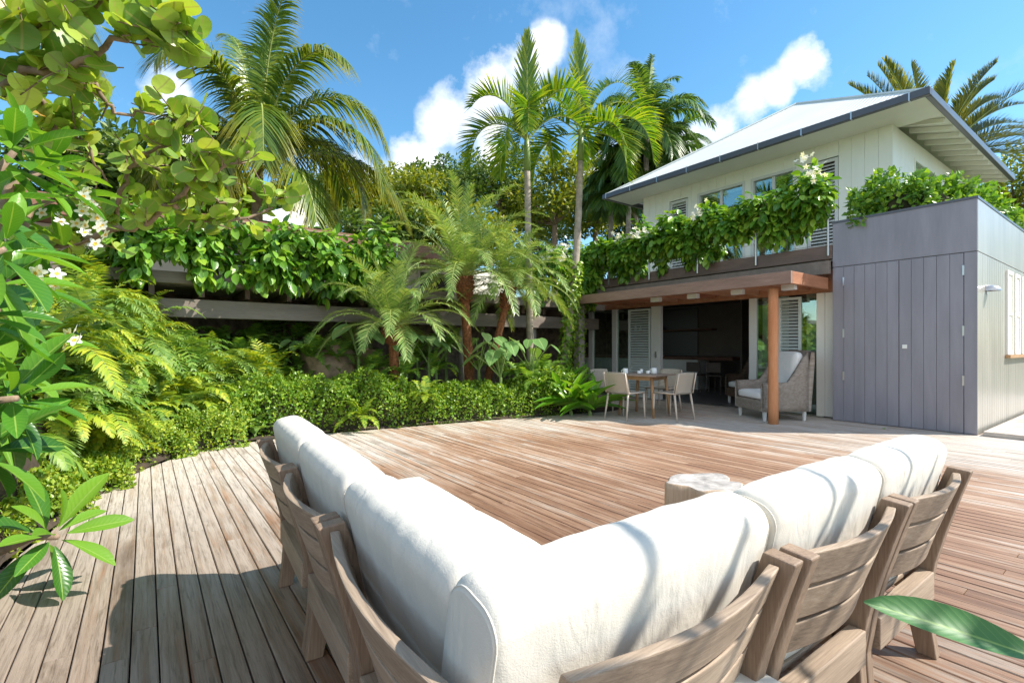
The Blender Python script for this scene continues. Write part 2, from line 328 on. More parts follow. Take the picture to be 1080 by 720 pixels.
# ---------------------------------------------------------------- mesh builder
def nrm(v): v = np.asarray(v, float); return v/np.maximum(np.linalg.norm(v, axis=-1, keepdims=True), 1e-9)
class MB:
    def __init__(s): s.V = []; s.F = []; s.U = []; s.MI = []; s.n = 0
    def add(s, V, F, U=None, mi=0):
        V = np.asarray(V, float).reshape(-1, 3)
        if U is None: U = np.zeros((len(V), 2))
        s.V.append(V); s.U.append(np.asarray(U, float))
        if isinstance(F, np.ndarray): s.F.append(F + s.n); s.MI.append(np.full(len(F), mi))
        else:
            by = {}
            for f in F: by.setdefault(len(f), []).append(f)
            for k, fs in by.items(): s.F.append(np.array(fs) + s.n); s.MI.append(np.full(len(fs), mi))
        s.n += len(V); return s
    def box(s, c, size, rz=0, mi=0, rot=None):
        h = np.array(size)/2
        v = np.array([(x, y, z) for x in (-1, 1) for y in (-1, 1) for z in (-1, 1)])*h
        u = np.zeros((8, 2))
        if rot is not None: v = v @ np.array(rot).T
        if rz: cz, sz = math.cos(rz), math.sin(rz); v = v @ np.array([[cz, sz, 0], [-sz, cz, 0], [0, 0, 1]])
        return s.add(v+np.array(c), [(0, 1, 3, 2), (4, 6, 7, 5), (0, 4, 5, 1), (2, 3, 7, 6), (0, 2, 6, 4), (1, 5, 7, 3)], u, mi)
    def bb(s, x0, x1, y0, y1, z0, z1, mi=0):
        return s.box(((x0+x1)/2, (y0+y1)/2, (z0+z1)/2), (abs(x1-x0), abs(y1-y0), abs(z1-z0)), 0, mi)
    def tube(s, path, rad, n=8, mi=0, cap=True):
        P = np.asarray(path, float); K = len(P)
        r = np.full(K, rad) if np.isscalar(rad) else np.asarray(rad, float)
        T = nrm(np.gradient(P, axis=0)); ref = np.array([0, 0, 1.]) if abs(T[0][2]) < .9 else np.array([1., 0, 0])
        V = []; a = np.arange(n)/n*2*np.pi
        for i in range(K):
            x = nrm(np.cross(ref, T[i])); y = np.cross(T[i], x); ref = y if abs(np.dot(y, T[min(i+1, K-1)])) < .95 else ref
            ref = y
            V.append(P[i] + r[i]*(np.cos(a)[:, None]*x + np.sin(a)[:, None]*y)); ref = y
            # keep frame steady
            ref = np.cross(T[i], x)
        V = np.concatenate(V); F = [(i*n+j, i*n+(j+1) % n, (i+1)*n+(j+1) % n, (i+1)*n+j) for i in range(K-1) for j in range(n)]
        if cap: F += [tuple(range(n))[::-1], tuple((K-1)*n+j for j in range(n))]
        return s.add(V, F, None, mi)
    def leaves(s, T, P, D, U, Ln, Wd, mi=0):
        tv, tf, tu = T; P = np.asarray(P, float).reshape(-1, 3); n = len(P)
        if n == 0: return s
        D = nrm(np.broadcast_to(D, (n, 3))); side = nrm(np.cross(D, np.broadcast_to(U, (n, 3)))); Nn = np.cross(side, D)
        Ln = np.broadcast_to(Ln, (n,)); Wd = np.broadcast_to(Wd, (n,))
        V = (P[:, None, :] + tv[None, :, 0:1]*Wd[:, None, None]*side[:, None, :] + tv[None, :, 1:2]*Ln[:, None, None]*D[:, None, :]
             + tv[None, :, 2:3]*Ln[:, None, None]*Nn[:, None, :]).reshape(-1, 3)
        k = len(tv); F = (tf[None] + (np.arange(n)*k)[:, None, None]).reshape(-1, tf.shape[1])
        return s.add(V, F, np.tile(tu, (n, 1)), mi)
    def build(s, name, mats, parent=None, smooth=False, bevel=0, origin=None):
        me = bpy.data.meshes.new(name)
        V = np.concatenate(s.V) if s.V else np.zeros((0, 3)); U = np.concatenate(s.U)
        if origin is not None: V = V - np.array(origin)
        lt = np.concatenate([np.full(len(f), f.shape[1]) for f in s.F]); ls = np.concatenate([[0], np.cumsum(lt)[:-1]])
        li = np.concatenate([f.ravel() for f in s.F])
        me.vertices.add(len(V)); me.vertices.foreach_set('co', V.ravel())
        me.loops.add(len(li)); me.loops.foreach_set('vertex_index', li)
        me.polygons.add(len(lt)); me.polygons.foreach_set('loop_start', ls); me.polygons.foreach_set('loop_total', lt)
        me.polygons.foreach_set('material_index', np.concatenate(s.MI))
        me.polygons.foreach_set('use_smooth', np.full(len(lt), bool(smooth)))
        uv = me.uv_layers.new(name='UVMap'); uv.data.foreach_set('uv', U[li].ravel())
        me.update(); me.validate()
        for m in (mats if isinstance(mats, (list, tuple)) else [mats]): me.materials.append(M[m])
        o = bpy.data.objects.new(name, me); C.objects.link(o)
        if origin is not None: o.location = tuple(origin)
        if parent is not None:
            o.parent = parent
            if origin is None: o.matrix_parent_inverse = Matrix.Translation(-Vector(parent.location)) if parent.type == 'EMPTY' and parent.rotation_euler.z == 0 and parent.get('_abs') else Matrix()
        if bevel:
            b = o.modifiers.new('bevel', 'BEVEL'); b.width = bevel; b.segments = 2; b.limit_method = 'ANGLE'
        return o
def tag(o, label=None, cat=None, group=None, kind=None):
    if label: o['label'] = label
    if cat: o['category'] = cat
    if group: o['group'] = group
    if kind: o['kind'] = kind
    return o
def thing(name, loc, label, cat, group=None, rz=0, absolute=True):
    """Empty at a thing's base. absolute: its parts are written in world coordinates"""
    o = bpy.data.objects.new(name, None); C.objects.link(o); o.empty_display_size = .2
    o.location = tuple(loc); o.rotation_euler.z = rz
    if absolute: o['_abs'] = 1
    return tag(o, label, cat, group)
def copy_tree(o, label, loc, rz=None):
    c = o.copy(); C.objects.link(c); c.location = tuple(loc); c['label'] = label
    if rz is not None: c.rotation_euler.z = rz
    for ch in list(o.children):
        d = ch.copy(); C.objects.link(d); d.parent = c
        for g in ch.children:
            e = g.copy(); C.objects.link(e); e.parent = d
    return c

# leaf templates: x across, y along, z up
def blade_t(rows=6, prof=None, fold=.12, curl=.12, tipbend=0):
    ys = np.linspace(0, 1, rows); prof = prof or (lambda y: np.sin(np.pi*y**.8)**.8)
    V = []; U = []; F = []
    for y in ys:
        wv = max(prof(y), .03)
        for x in (-1, 0, 1):
            V.append((x*.5*wv, y, abs(x)*fold*wv*.5 - curl*y*y)); U.append((.5+x*.5, y))
    for i in range(rows-1):
        for j in (0, 1):
            a = i*3+j; F.append((a, a+1, a+4, a+3))
    return np.array(V), np.array(F), np.array(U)
T_PLUM = blade_t(8, lambda y: (math.sin(math.pi*min(1, y**1.35*.985+.005))**.62 if y > .06 else .05), .16, .16)
T_OVAL = blade_t(5, lambda y: math.sin(math.pi*min(y*.96+.02, 1))**.7, .2, .12)
T_DIA = (np.array([(0, 0, 0), (.5, .45, .06), (0, 1, -.06), (-.5, .45, .06)], float), np.array([(0, 1, 2, 3)]), np.array([(.5, 0), (1, .5), (.5, 1), (0, .5)], float))
T_STRIP = blade_t(5, lambda y: (1-y)**.6*(.55+.45*min(1, y*5)), .25, .22)
T_HEART = blade_t(7, lambda y: (1.0*math.sin(math.pi*min(1, (y*.82+.18)))**.9) if y < .999 else .02, .12, .16)
def round_t(n=12, cup=.08):
    V = [(0, .5, 0)]; U = [(.5, .5)]
    for i in range(n):
        a = i/n*2*math.pi; V.append((.5*math.sin(a), .5-.5*math.cos(a), cup*(1+.3*math.cos(3*a)))); U.append((.5+.5*math.sin(a), .5-.5*math.cos(a)))
    return np.array(V), np.array([(0, 1+i, 1+(i+1) % n) for i in range(n)]), np.array(U)
T_ROUND = round_t(18, .07)
T_PETAL = blade_t(4, lambda y: math.sin(math.pi*min(1, y*.8+.1))**.8, .1, .15)

def rdir(n, up=.3, spread=1.0):
    v = rng.normal(size=(n, 3))*spread; v[:, 2] += up; return nrm(v)

def frond(b, base, az, el, length, n=36, leaf=.4, ang=58, droop=1.0, vee=.25, hang=.35, w=.03, start=.15, rr=.012, seg=14, lseg=4, mi=0, mr=1, curve=0, prof=None):
    d = np.array([math.cos(az)*math.cos(el), math.sin(az)*math.cos(el), math.sin(el)])
    Sd = np.array([-math.sin(az), math.cos(az), 0]); ds = length/seg
    P = [np.array(base, float)]; D = [d]
    for i in range(seg):
        d = d + np.array([0, 0, -1])*droop*(i+1)/seg*.28 + Sd*curve*.05; d = nrm(d); P.append(P[-1]+d*ds); D.append(d)
    P = np.array(P); D = np.array(D)
    b.tube(P, np.linspace(rr, rr*.25, seg+1), 5, mr, False)
    t = np.linspace(start, .99, n); t = t + rng.normal(size=n)*.003
    ti = np.clip(t, 0, 1)*seg; i0 = np.minimum(ti.astype(int), seg-1); fr = (ti-i0)[:, None]
    pos = P[i0]*(1-fr)+P[i0+1]*fr; T = nrm(D[i0]*(1-fr)+D[i0+1]*fr); Nn = nrm(np.cross(T, Sd)); Nn = np.where(Nn[:, 2:3] < 0, -Nn, Nn) if abs(el) < 1.3 else Nn
    tt = (t-start)/(1-start)
    ln = leaf*((.45+.55*np.sin(np.pi*np.clip(tt*.85+.12, 0, 1)))*(1-.35*tt**3) if prof is None else prof(tt))
    for sg in (-1, 1):
        a = np.radians(ang - 25*tt + rng.normal(size=n)*4)[:, None]
        Ld = nrm(np.cos(a)*T + np.sin(a)*sg*Sd + (vee+rng.normal(size=n)*.08)[:, None]*Nn)
        Wv = nrm(np.cross(Ld, Nn)); l = (ln*rng.uniform(.88, 1.08, n))[:, None]
        ss = np.linspace(0, 1, lseg+1); rows = []
        for s_ in ss:
            c = pos + Ld*l*s_ + np.array([0, 0, -1])*l*hang*s_**2 * np.sqrt(np.clip(1-(Ld[:, 2:3])**2, .05, 1))
            ww = w*(.5+2.2*s_ if s_ < .25 else 1.05*(1-s_)**.7+.06)*(.75+.25*ln[:, None]/leaf)
            rows.append((c-Wv*ww*.5, c+Wv*ww*.5))
        V = np.stack([r for pr in rows for r in pr], 1)  # n, 2*(lseg+1), 3
        k = 2*(lseg+1); F0 = np.array([(2*i, 2*i+1, 2*i+3, 2*i+2) for i in range(lseg)])
        Fx = (F0[None]+(np.arange(n)*k)[:, None, None]).reshape(-1, 4)
        uu = np.tile(np.array([(x, s_) for s_ in ss for x in (0, 1)]), (n, 1))
        b.add(V.reshape(-1, 3), Fx, uu, mi)

def cushion(sx, sy, sz, r=.06, puff=.02, n=14, wr=.004, seed=0):
    """soft box centred on the origin, sx*sy*sz"""
    h = np.array([sx, sy, sz])/2; V = []; F = []; idx = {}
    def vid(i, j, k):
        key = (i, j, k)
        if key not in idx: idx[key] = len(V); V.append([2*i/n-1, 2*j/n-1, 2*k/n-1])
        return idx[key]
    for i in range(n):
        for j in range(n):
            F += [(vid(i, j, 0), vid(i, j+1, 0), vid(i+1, j+1, 0), vid(i+1, j, 0)), (vid(i, j, n), vid(i+1, j, n), vid(i+1, j+1, n), vid(i, j+1, n)),
                  (vid(i, 0, j), vid(i+1, 0, j), vid(i+1, 0, j+1), vid(i, 0, j+1)), (vid(i, n, j), vid(i, n, j+1), vid(i+1, n, j+1), vid(i+1, n, j)),
                  (vid(0, i, j), vid(0, i, j+1), vid(0, i+1, j+1), vid(0, i+1, j)), (vid(n, i, j), vid(n, i+1, j), vid(n, i+1, j+1), vid(n, i, j+1))]
    q = np.array(V); q = np.sign(q)*np.abs(q)**.8
    p = q*h; c = np.clip(p, -(h-r), h-r); d = p-c; dn = np.linalg.norm(d, axis=1, keepdims=True)
    m = dn[:, 0] > 1e-9; mxd = np.max(np.abs(d), axis=1, keepdims=True)
    out = c.copy(); out[m] = c[m] + d[m]/dn[m]*mxd[m]
    u = 1-q**2
    for ax in range(3):
        o1, o2 = [a for a in range(3) if a != ax]
        out[:, ax] += np.sign(q[:, ax])*np.abs(q[:, ax])**3*puff*(u[:, o1]*u[:, o2])**.6
    ph = seed*1.7
    out += wr*np.sin(out[:, [1, 2, 0]]*31+ph)*np.cos(out[:, [2, 0, 1]]*23+ph*2)
    return out, F, np.zeros((len(out), 2))
def bolster(length, sy, sz, r, puff=.02, seed=0):
    """back cushion: boxy flat ends with a sewn edge, rounded long sides"""
    n = 44; pts = []
    hy, hz = sy/2, sz/2
    per = []
    for q, (cy, cz) in enumerate(((1, 1), (-1, 1), (-1, -1), (1, -1))):
        for k in range(7):
            a = (q*90+k*15)*math.pi/180; per.append((cy*(hy-r)+r*math.cos(a), cz*(hz-r)+r*math.sin(a)))
        nx = [(-1, 1), (-1, -1), (1, -1), (1, 1)][q]; e0 = per[-1]; a = (q*90+90)*math.pi/180; e1 = (nx[0]*(hy-r)+r*math.cos(a), nx[1]*(hz-r)+r*math.sin(a))
        m_ = 3 if q % 2 == 0 else 9
        for k in range(1, m_): per.append((e0[0]+(e1[0]-e0[0])*k/m_, e0[1]+(e1[1]-e0[1])*k/m_))
    per = np.array(per); n = len(per); L2 = length/2
    xs = [-L2, -L2+.004, -L2+.010, -L2+.018] + list(np.linspace(-L2+.03, L2-.03, 40)) + [L2-.018, L2-.010, L2-.004, L2]
    V = []; F = []
    for x in xs:
        e = abs(x)/L2; de = L2-abs(x); k = 1-.08*max(0, 1-de/.022)**2 if de < .022 else 1
        kz = k; k = k*(1+puff*2.2*(1-e**2)/.5*.18)
        for (y, z) in per:
            wv = .0018*math.sin(z*26+x*19+seed)*math.cos(x*47+y*30+seed*2)+.0022*math.sin((x+z*.55)*33+seed)*max(0, math.sin(x*9+seed))
            bul = puff*(1-e**4)*(1-(z/hz)**4)*(1 if y > 0 else -1)*min(1, abs(y)/hy*1.3)
            top = -.012*(e**6)*(z > 0)*z/hz
            nn_ = np.array([y/hy, z/hz]); nn_ = nn_/(np.linalg.norm(nn_)+1e-9)
            V.append((x, y*k+bul+nn_[0]*wv, z*kz+top+nn_[1]*wv*.6))
    m_ = len(xs)
    for i in range(m_-1):
        for j in range(n): F.append((i*n+j, i*n+(j+1) % n, (i+1)*n+(j+1) % n, (i+1)*n+j))
    for e_, i0 in ((-1, 0), (1, (m_-1)*n)):
        prev_ = len(V)
        for j in range(n): V.append(V[i0+j])
        for s_ in (.85, .55, .25):
            st = len(V)
            for j in range(n): p = V[i0+j]; V.append((p[0]+e_*.010*(1-s_**2), p[1]*s_, p[2]*s_))
            for j in range(n):
                f = (prev_+j, prev_+(j+1) % n, st+(j+1) % n, st+j); F.append(f[::-1] if e_ > 0 else f)
            prev_ = st
        V.append((e_*(L2+.010), 0, 0)); c_ = len(V)-1
        for j in range(n): f = (prev_+j, prev_+(j+1) % n, c_); F.append(f[::-1] if e_ > 0 else f)
    F = [f[::-1] for f in F]
    rings = [[V[i*n+j] for j in range(n)] for i in (1, m_-2)]
    return np.array(V), F, rings

# ---------------------------------------------------------------- ground, bed, deck
g = MB(); g.add([(-600, -600, -.16), (600, -600, -.16), (600, 600, -.16), (-600, 600, -.16)], [(0, 1, 2, 3)])
tag(g.build('ground', 'ground'), kind='structure')
EDGE = [(-3.0, -3.0), (-.95, 0.2), (-.74, 2.6), (-.64, 3.86), (-.32, 5.25), (-.1, 6.0), (.47, 6.92), (1.1, 7.12), (1.88, 7.2), (4.67, 6.85), (7.0, 6.45), (7.7, 6.55), (7.9, 7.0), (8.0, 9.6), (12, 9.6)]
EX = [e[0] for e in EDGE]; EY = [e[1] for e in EDGE]
def yend(x): return float(np.interp(x, EX, EY))
bw, gap = .0915, .0055
d = MB(); x = -1.6
while x < 9.52:
    x1 = x+bw-gap; ya = -5.0 if x > -.9 else -5.0
    y = ya - rng.uniform(0, 2)
    lim0, lim1 = yend(x), yend(x1)
    while y < max(lim0, lim1):
        ln = rng.uniform(2.2, 4.6); yb = y+ln-.004
        e0, e1 = min(yb, lim0), min(yb, lim1)
        if yb > min(lim0, lim1): e0, e1 = lim0, lim1
        if e0 > y+.03 and e1 > y+.03:
            z = rng.uniform(-.0012, .0012); tw = rng.normal()*.0008; t_ = .0035
            V = [(x, y, -.03), (x1, y, -.03), (x1, e1, -.03), (x, e0, -.03),
                 (x, y, -t_+z), (x1, y, -t_+z), (x1, e1, -t_+z), (x, e0, -t_+z),
                 (x+t_, y+.001, z+tw), (x1-t_, y+.001, z-tw), (x1-t_, e1, z-tw), (x+t_, e0, z+tw)]
            d.add(V, [(0, 3, 2, 1), (0, 1, 5, 4), (1, 2, 6, 5), (2, 3, 7, 6), (3, 0, 4, 7), (4, 5, 9, 8), (5, 6, 10, 9), (6, 7, 11, 10), (7, 4, 8, 11), (8, 9, 10, 11)])
        y += ln
        if yb > min(lim0, lim1): break
    x += bw
# decking to the right of the shed and past its front
for k in range(1): pass
tag(d.build('deck', 'deck'), kind='structure')
# raised walk along the shed's side, boards running the other way
rw = MB()
for i in range(18):
    y1 = 1.60-i*.0915; rw.bb(9.27, 17, y1-.086, y1, .025, .062)
rw.bb(9.25, 9.268, -.06, 1.60, .0, .06)
tag(rw.build('raised_deck', 'deck', bevel=.003), kind='structure')
ud = MB(); ud.add([(-2, -6, -.06), (9.6, -6, -.06), (9.6, 9.6, -.06), (-2, 9.6, -.06)], [(0, 1, 2, 3)])
tag(ud.build('deck_underlay', 'dark'), kind='structure')
# soil of the planting bed, rising from the deck to the building
def bedz(x, y):
    dd = 0.0
    e = yend(x); dd = max(0, y-e) if x > -.7 else max(0, 1.0*(-.7-x)) + max(0, y-5)*.4
    left = float(np.clip((2.6-x)/2.6, 0, 1))
    return .02 + min(dd*.14, .2) + left*min(max(dd-.9, 0)*.55, 1.15)
nx, ny = 60, 50; V = []; F = []
for i in range(nx+1):
    xx = -6 + 14.0*i/nx
    e = yend(xx) if xx > -.95 else 0
    for j in range(ny+1):
        if xx > -.7: yy = e + (10.4-e)*(j/ny)
        else: yy = -3 + 13.4*(j/ny)
        V.append((xx, yy, bedz(xx, yy)+rng.uniform(-.015, .015)))
for i in range(nx):
    for j in range(ny): a = i*(ny+1)+j; F.append((a, a+ny+1, a+ny+2, a+1))
b_ = MB(); b_.add(V, F); tag(b_.build('planting_bed', 'soil'), kind='structure')

def gz(p):
    """height of the soil under a point"""
    return bedz(p[0], p[1]) - .03 if -6 < p[0] < 8 and p[1] < 10.4 else -.16
# ---------------------------------------------------------------- shed
SX, SY0, SY1, SZ = 9.24, 1.66, 3.45, 3.31
t = thing('shed', (SX+1, 2.5, 0), 'flat roofed grey violet boarded store with double doors and a row of side windows', 'shed')
b = MB(); b.bb(SX+.03, 16, SY0+.02, SY1, 0, SZ-.02); b.build('core', 'shed', t)
b = MB(); b.bb(SX, SX+.028, SY0, SY1, 2.555, SZ-.03); b.build('upper_panel', 'shed', t, bevel=.002)
b = MB(); b.bb(SX+.03, 16, SY0-.004, SY0+.018, 2.555, SZ-.03); b.build('upper_panel', 'shed_sunlit', t, bevel=.002)
b = MB(); b.bb(SX-.012, 16.02, SY0-.012, SY0+.06, SZ-.03, SZ+.005); b.bb(SX-.012, SX+.05, SY0+.062, SY1+.01, SZ-.03, SZ+.005)
b.build('coping', 'gutter', t)
for ya, yb in ((3.288, SY1), (SY0, 1.795)): b = MB(); b.bb(SX, SX+.028, ya, yb, 0.01, 2.545); b.build('door_surround', 'shed', t, bevel=.003)
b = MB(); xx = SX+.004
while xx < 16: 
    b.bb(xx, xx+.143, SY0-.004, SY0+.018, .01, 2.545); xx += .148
b.build('side_boards', 'shed_sunlit', t, bevel=.003)
for y0 in (1.80, 2.545):
    b = MB()
    for k in range(5): b.bb(SX-.003, SX+.024, y0+.003+k*.148, y0+.003+k*.148+.1445, .012, 2.543)
    dr = b.build('door', 'shed', t, bevel=.003)
    for z in (.75, 1.45, 2.3):
        hy = y0+.003 if y0 < 2 else y0+.742
        h = MB(); h.bb(SX-.014, SX-.004, hy-.012, hy+.012, z-.07, z+.07); h.build('hinge', 'steel', dr)
b = MB(); b.bb(SX-.016, SX-.005, 2.44, 2.50, 1.20, 1.26); b.build('lock_plate', 'ceramic', t, bevel=.002)
for k in range(7):
    x0 = 11.12+k*.62
    b = MB(); z0, z1 = 1.10, 2.46
    b.bb(x0, x0+.06, SY0-.03, SY0-.005, z0, z1); b.bb(x0+.40, x0+.46, SY0-.03, SY0-.005, z0, z1)
    b.bb(x0+.062, x0+.398, SY0-.03, SY0-.005, z1-.06, z1); b.bb(x0+.062, x0+.398, SY0-.03, SY0-.005, z0, z0+.06); b.bb(x0+.062, x0+.398, SY0-.03, SY0-.005, 1.74, 1.78)
    wn = b.build('window', 'white', t)
    p = MB(); p.bb(x0+.06, x0+.40, SY0-.014, SY0-.006, z0+.06, z1-.06); p.build('pane', 'cream', wn)
b = MB(); b.bb(11.05, 15.6, SY0-.07, SY0-.006, 1.045, 1.095); b.build('window_sill', 'oak', t)
# lamp on the shed's side
t = thing('wall_lamp', (9.78, SY0, 2.0), 'small half dome metal lamp on the side wall of the grey store', 'lamp')
b = MB(); pth = []
for i in range(7):
    a = i/6*math.pi/2; pth.append((math.sin(a), math.cos(a)))
V = []; F = []; n = 14
for i, (sr, sz_) in enumerate(pth):
    for j in range(n+1):
        a = math.pi*j/n; V.append((9.78-.10*sr*math.cos(a), SY0-.006-.16*sr*math.sin(a), 2.03+.09*sz_))
for i in range(6):
    for j in range(n): q = i*(n+1)+j; F.append((q, q+1, q+n+2, q+n+1))
b.add(V, F); b.build('lamp_shade', 'steel', t, True)
b = MB(); b.box((9.78, SY0-.011, 2.03), (.09, .012, .10)); b.tube([(9.78, SY0-.01, 2.06), (9.78, SY0-.10, 2.06)], .015, 8); b.build('bracket', 'steel', t)

# ---------------------------------------------------------------- ground floor facade, room, terrace slab
def louvre(parent, x, y0, y1, z0, z1, m='shutter', pitch=.06, fr=.05):
    f = MB(); f.bb(x-.02, x+.02, y0, y0+fr, z0, z1); f.bb(x-.02, x+.02, y1-fr, y1, z0, z1)
    f.bb(x-.02, x+.02, y0+fr+.001, y1-fr-.001, z0, z0+fr); f.bb(x-.02, x+.02, y0+fr+.001, y1-fr-.001, z1-fr, z1)
    fo = f.build('shutter', m, parent, bevel=.003)
    s = MB(); z = z0+fr+pitch*.6
    rot = [[math.cos(.75), 0, -math.sin(.75)], [0, 1, 0], [math.sin(.75), 0, math.cos(.75)]]
    while z < z1-fr-.02: s.box((x, (y0+y1)/2, z), (pitch*.92, y1-y0-2*fr-.004, .008), rot=rot); z += pitch
    s.build('louvre_slats', m, fo); return fo
FX = 9.5
hg = thing('garden_room', (FX+2, 6.5, 0), 'ground floor room with wide opening, shuttered doors and dark kitchen inside', 'building')
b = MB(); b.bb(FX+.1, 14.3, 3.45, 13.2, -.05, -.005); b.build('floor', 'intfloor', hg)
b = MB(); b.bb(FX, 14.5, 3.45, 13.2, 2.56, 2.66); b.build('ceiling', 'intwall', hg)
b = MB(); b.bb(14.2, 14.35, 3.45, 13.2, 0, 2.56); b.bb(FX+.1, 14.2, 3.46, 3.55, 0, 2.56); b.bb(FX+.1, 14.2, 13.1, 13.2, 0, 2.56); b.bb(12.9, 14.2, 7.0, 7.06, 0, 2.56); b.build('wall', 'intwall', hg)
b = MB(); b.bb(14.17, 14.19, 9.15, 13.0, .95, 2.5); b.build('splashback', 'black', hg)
b = MB(); b.bb(FX, FX+.12, 3.45, 9.3, 2.17, 2.55); b.build('header', 'fascia_x', hg)
b = MB(); b.bb(FX-.03, FX+.07, 3.66, 3.79, .02, 2.165); b.bb(FX-.02, FX+.06, 3.46, 3.655, .02, 2.165); b.build('door_frame', 'white', hg)
for (a, c) in ((4.86, 5.0), (7.07, 7.33), (8.38, 8.53), (9.2, 9.35)):
    b = MB(); b.bb(FX-.03, FX+.07, a, c, .02, 2.165); b.build('door_frame', 'frame', hg, bevel=.004)
b = MB(); b.bb(FX-.06, FX+.1, 3.66, 9.3, 0.004, .022); b.build('threshold', 'steel', hg)
louvre(hg, FX, 4.05, 4.45, .03, 2.13); louvre(hg, FX, 7.36, 8.02, .03, 2.13)
for (a, c) in ((3.80, 4.04), (4.46, 4.85), (8.05, 8.37), (8.54, 9.19)):
    b = MB(); b.bb(FX+.005, FX+.013, a, c, .03, 2.15); b.build('glass_panel', 'glass', hg)
b = MB()
for (a, c) in ((3.80, 4.04), (4.46, 4.85)):
    b.bb(FX+.30, FX+.32, a-.05, c+.05, .03, 2.3)
b.build('curtain', 'shutter', hg)
b = MB(); b.box((FX-.05, 7.18, 1.05), (.02, .03, .14)); b.tube([(FX-.06, 7.18, 1.05), (FX-.1, 7.18, 1.05), (FX-.1, 7.12, 1.05)], .008, 6); b.build('handle', 'steel', hg)
# kitchen inside
t = thing('kitchen_counter', (12.9, 9.5, 0), 'long counter with pale front and dark wood top inside the room', 'counter')
b = MB(); b.bb(12.7, 13.3, 8.2, 13.0, 0, .86); b.build('cabinet', 'frame', t)
b = MB(); b.bb(12.6, 13.4, 7.1, 13.05, .862, .95); b.build('worktop', 'darkwood', t)
t = MB(); t.bb(13.9, 14.165, 8.5, 13.0, 1.74, 1.80); tag(t.build('shelf', 'darkwood'), 'dark wood shelf on the black kitchen wall', 'shelf')
for i, (y, h, lb) in enumerate(((11.75, .20, 'clear bottle at the left of the three on the kitchen shelf'), (11.5, .22, 'clear bottle in the middle of the three on the kitchen shelf'), (11.28, .19, 'clear bottle at the right of the three on the kitchen shelf'))):
    b = MB(); b.tube([(14.0, y, 1.802), (14.0, y, 1.802+h*.55), (14.0, y, 1.802+h*.7), (14.0, y, 1.802+h)], [.045, .045, .018, .016], 10)
    tag(b.build('bottle', 'shutter', smooth=True), lb, 'bottle', 'bottles on the kitchen shelf')
b = MB(); b.add(*[q for q in [np.array([(14.0+.1*math.cos(a)*r, 10.5+.1*math.sin(a)*r, 1.802+zz) for r, zz in ((.4, 0), (.8, .05), (1, .11)) for a in np.arange(12)/12*2*math.pi])]],
      [(i*12+j, i*12+(j+1) % 12, (i+1)*12+(j+1) % 12, (i+1)*12+j) for i in range(2) for j in range(12)]); 
tag(b.build('bowl', 'steel', smooth=True), 'small bowl on the dark kitchen shelf', 'bowl')
for i, (y, lb) in enumerate(((7.95, 'dark bar chair under the wood top, left one by the pale cabinet'), (7.35, 'dark bar chair under the wood top, right one by the wicker chair'))):
    if i == 0:
        t = thing('bar_chair', (12.3, y, 0), lb, 'chair', 'chairs at the indoor counter', absolute=False)
        b = MB(); b.box((0, 0, .46), (.42, .42, .03)); b.build('seat', 'intwall', t)
        b = MB(); b.box((-.2, 0, .68), (.02, .42, .26)); b.build('backrest', 'intwall', t)
        for sx in (-1, 1):
            for sy in (-1, 1): b = MB(); b.tube([(sx*.19, sy*.19, .45), (sx*.22, sy*.21, 0)], .014, 6); b.build('leg', 'intwall', t)
        bar0 = t
    else: copy_tree(bar0, lb, (12.3, y, 0))

# terrace slab and its edge beams
tr = thing('upper_terrace', (10.8, 6.5, 2.6), 'timber edged upper terrace over the garden room', 'terrace')
b = MB(); b.bb(9.3, 12.6, 3.46, 13.0, 2.67, 2.78); b.build('slab', 'concrete', tr)
b = MB(); b.bb(9.22, 9.296, 3.46, 9.6, 2.70, 2.93); b.build('edge_beam', 'beam_y', tr, bevel=.006)
b = MB(); b.bb(9.12, 9.2, 3.46, 9.6, 2.44, 2.66); b.build('edge_beam', 'beam_x', tr, bevel=.006)
# pergola
pg = thing('pergola', (8.0, 5.9, 0), 'flat timber canopy with red brown fascia and a round post over the dining area', 'canopy')
b = MB(); b.bb(7.86, 7.92, 3.5, 8.35, 2.19, 2.38); b.build('fascia', 'fascia', pg, bevel=.005)
b = MB(); b.bb(7.922, 9.2, 3.5, 3.56, 2.19, 2.38); b.build('fascia', 'fascia_x', pg, bevel=.005)
b = MB()
for i in range(52): b.bb(7.93, 9.45, 3.57+i*.0925, 3.57+i*.0925+.089, 2.36, 2.385)
b.build('roof_boards', 'fascia_x', pg)
b = MB()
for y in np.arange(3.9, 8.3, .45): b.bb(7.93, 9.46, y, y+.05, 2.22, 2.357)
b.build('joists', 'fascia_x', pg)
for px in (692, 731, 778, 832):
    r = (px-540)/FOC; X = 8.25; Y = X*(.803-.596*r)/(.596+.803*r)
    b = MB(); b.bb(X-.05, X+.05, Y-.10, Y+.10, 2.13, 2.216); b.build('downlight', 'frame', pg)
b = MB(); n = 16; zs = np.linspace(0, 2.15, 10)
b.tube([(8.02, 3.84, z) for z in zs], [.075+.002*math.sin(z*5) for z in zs], n); b.build('post', 'post', pg, True)
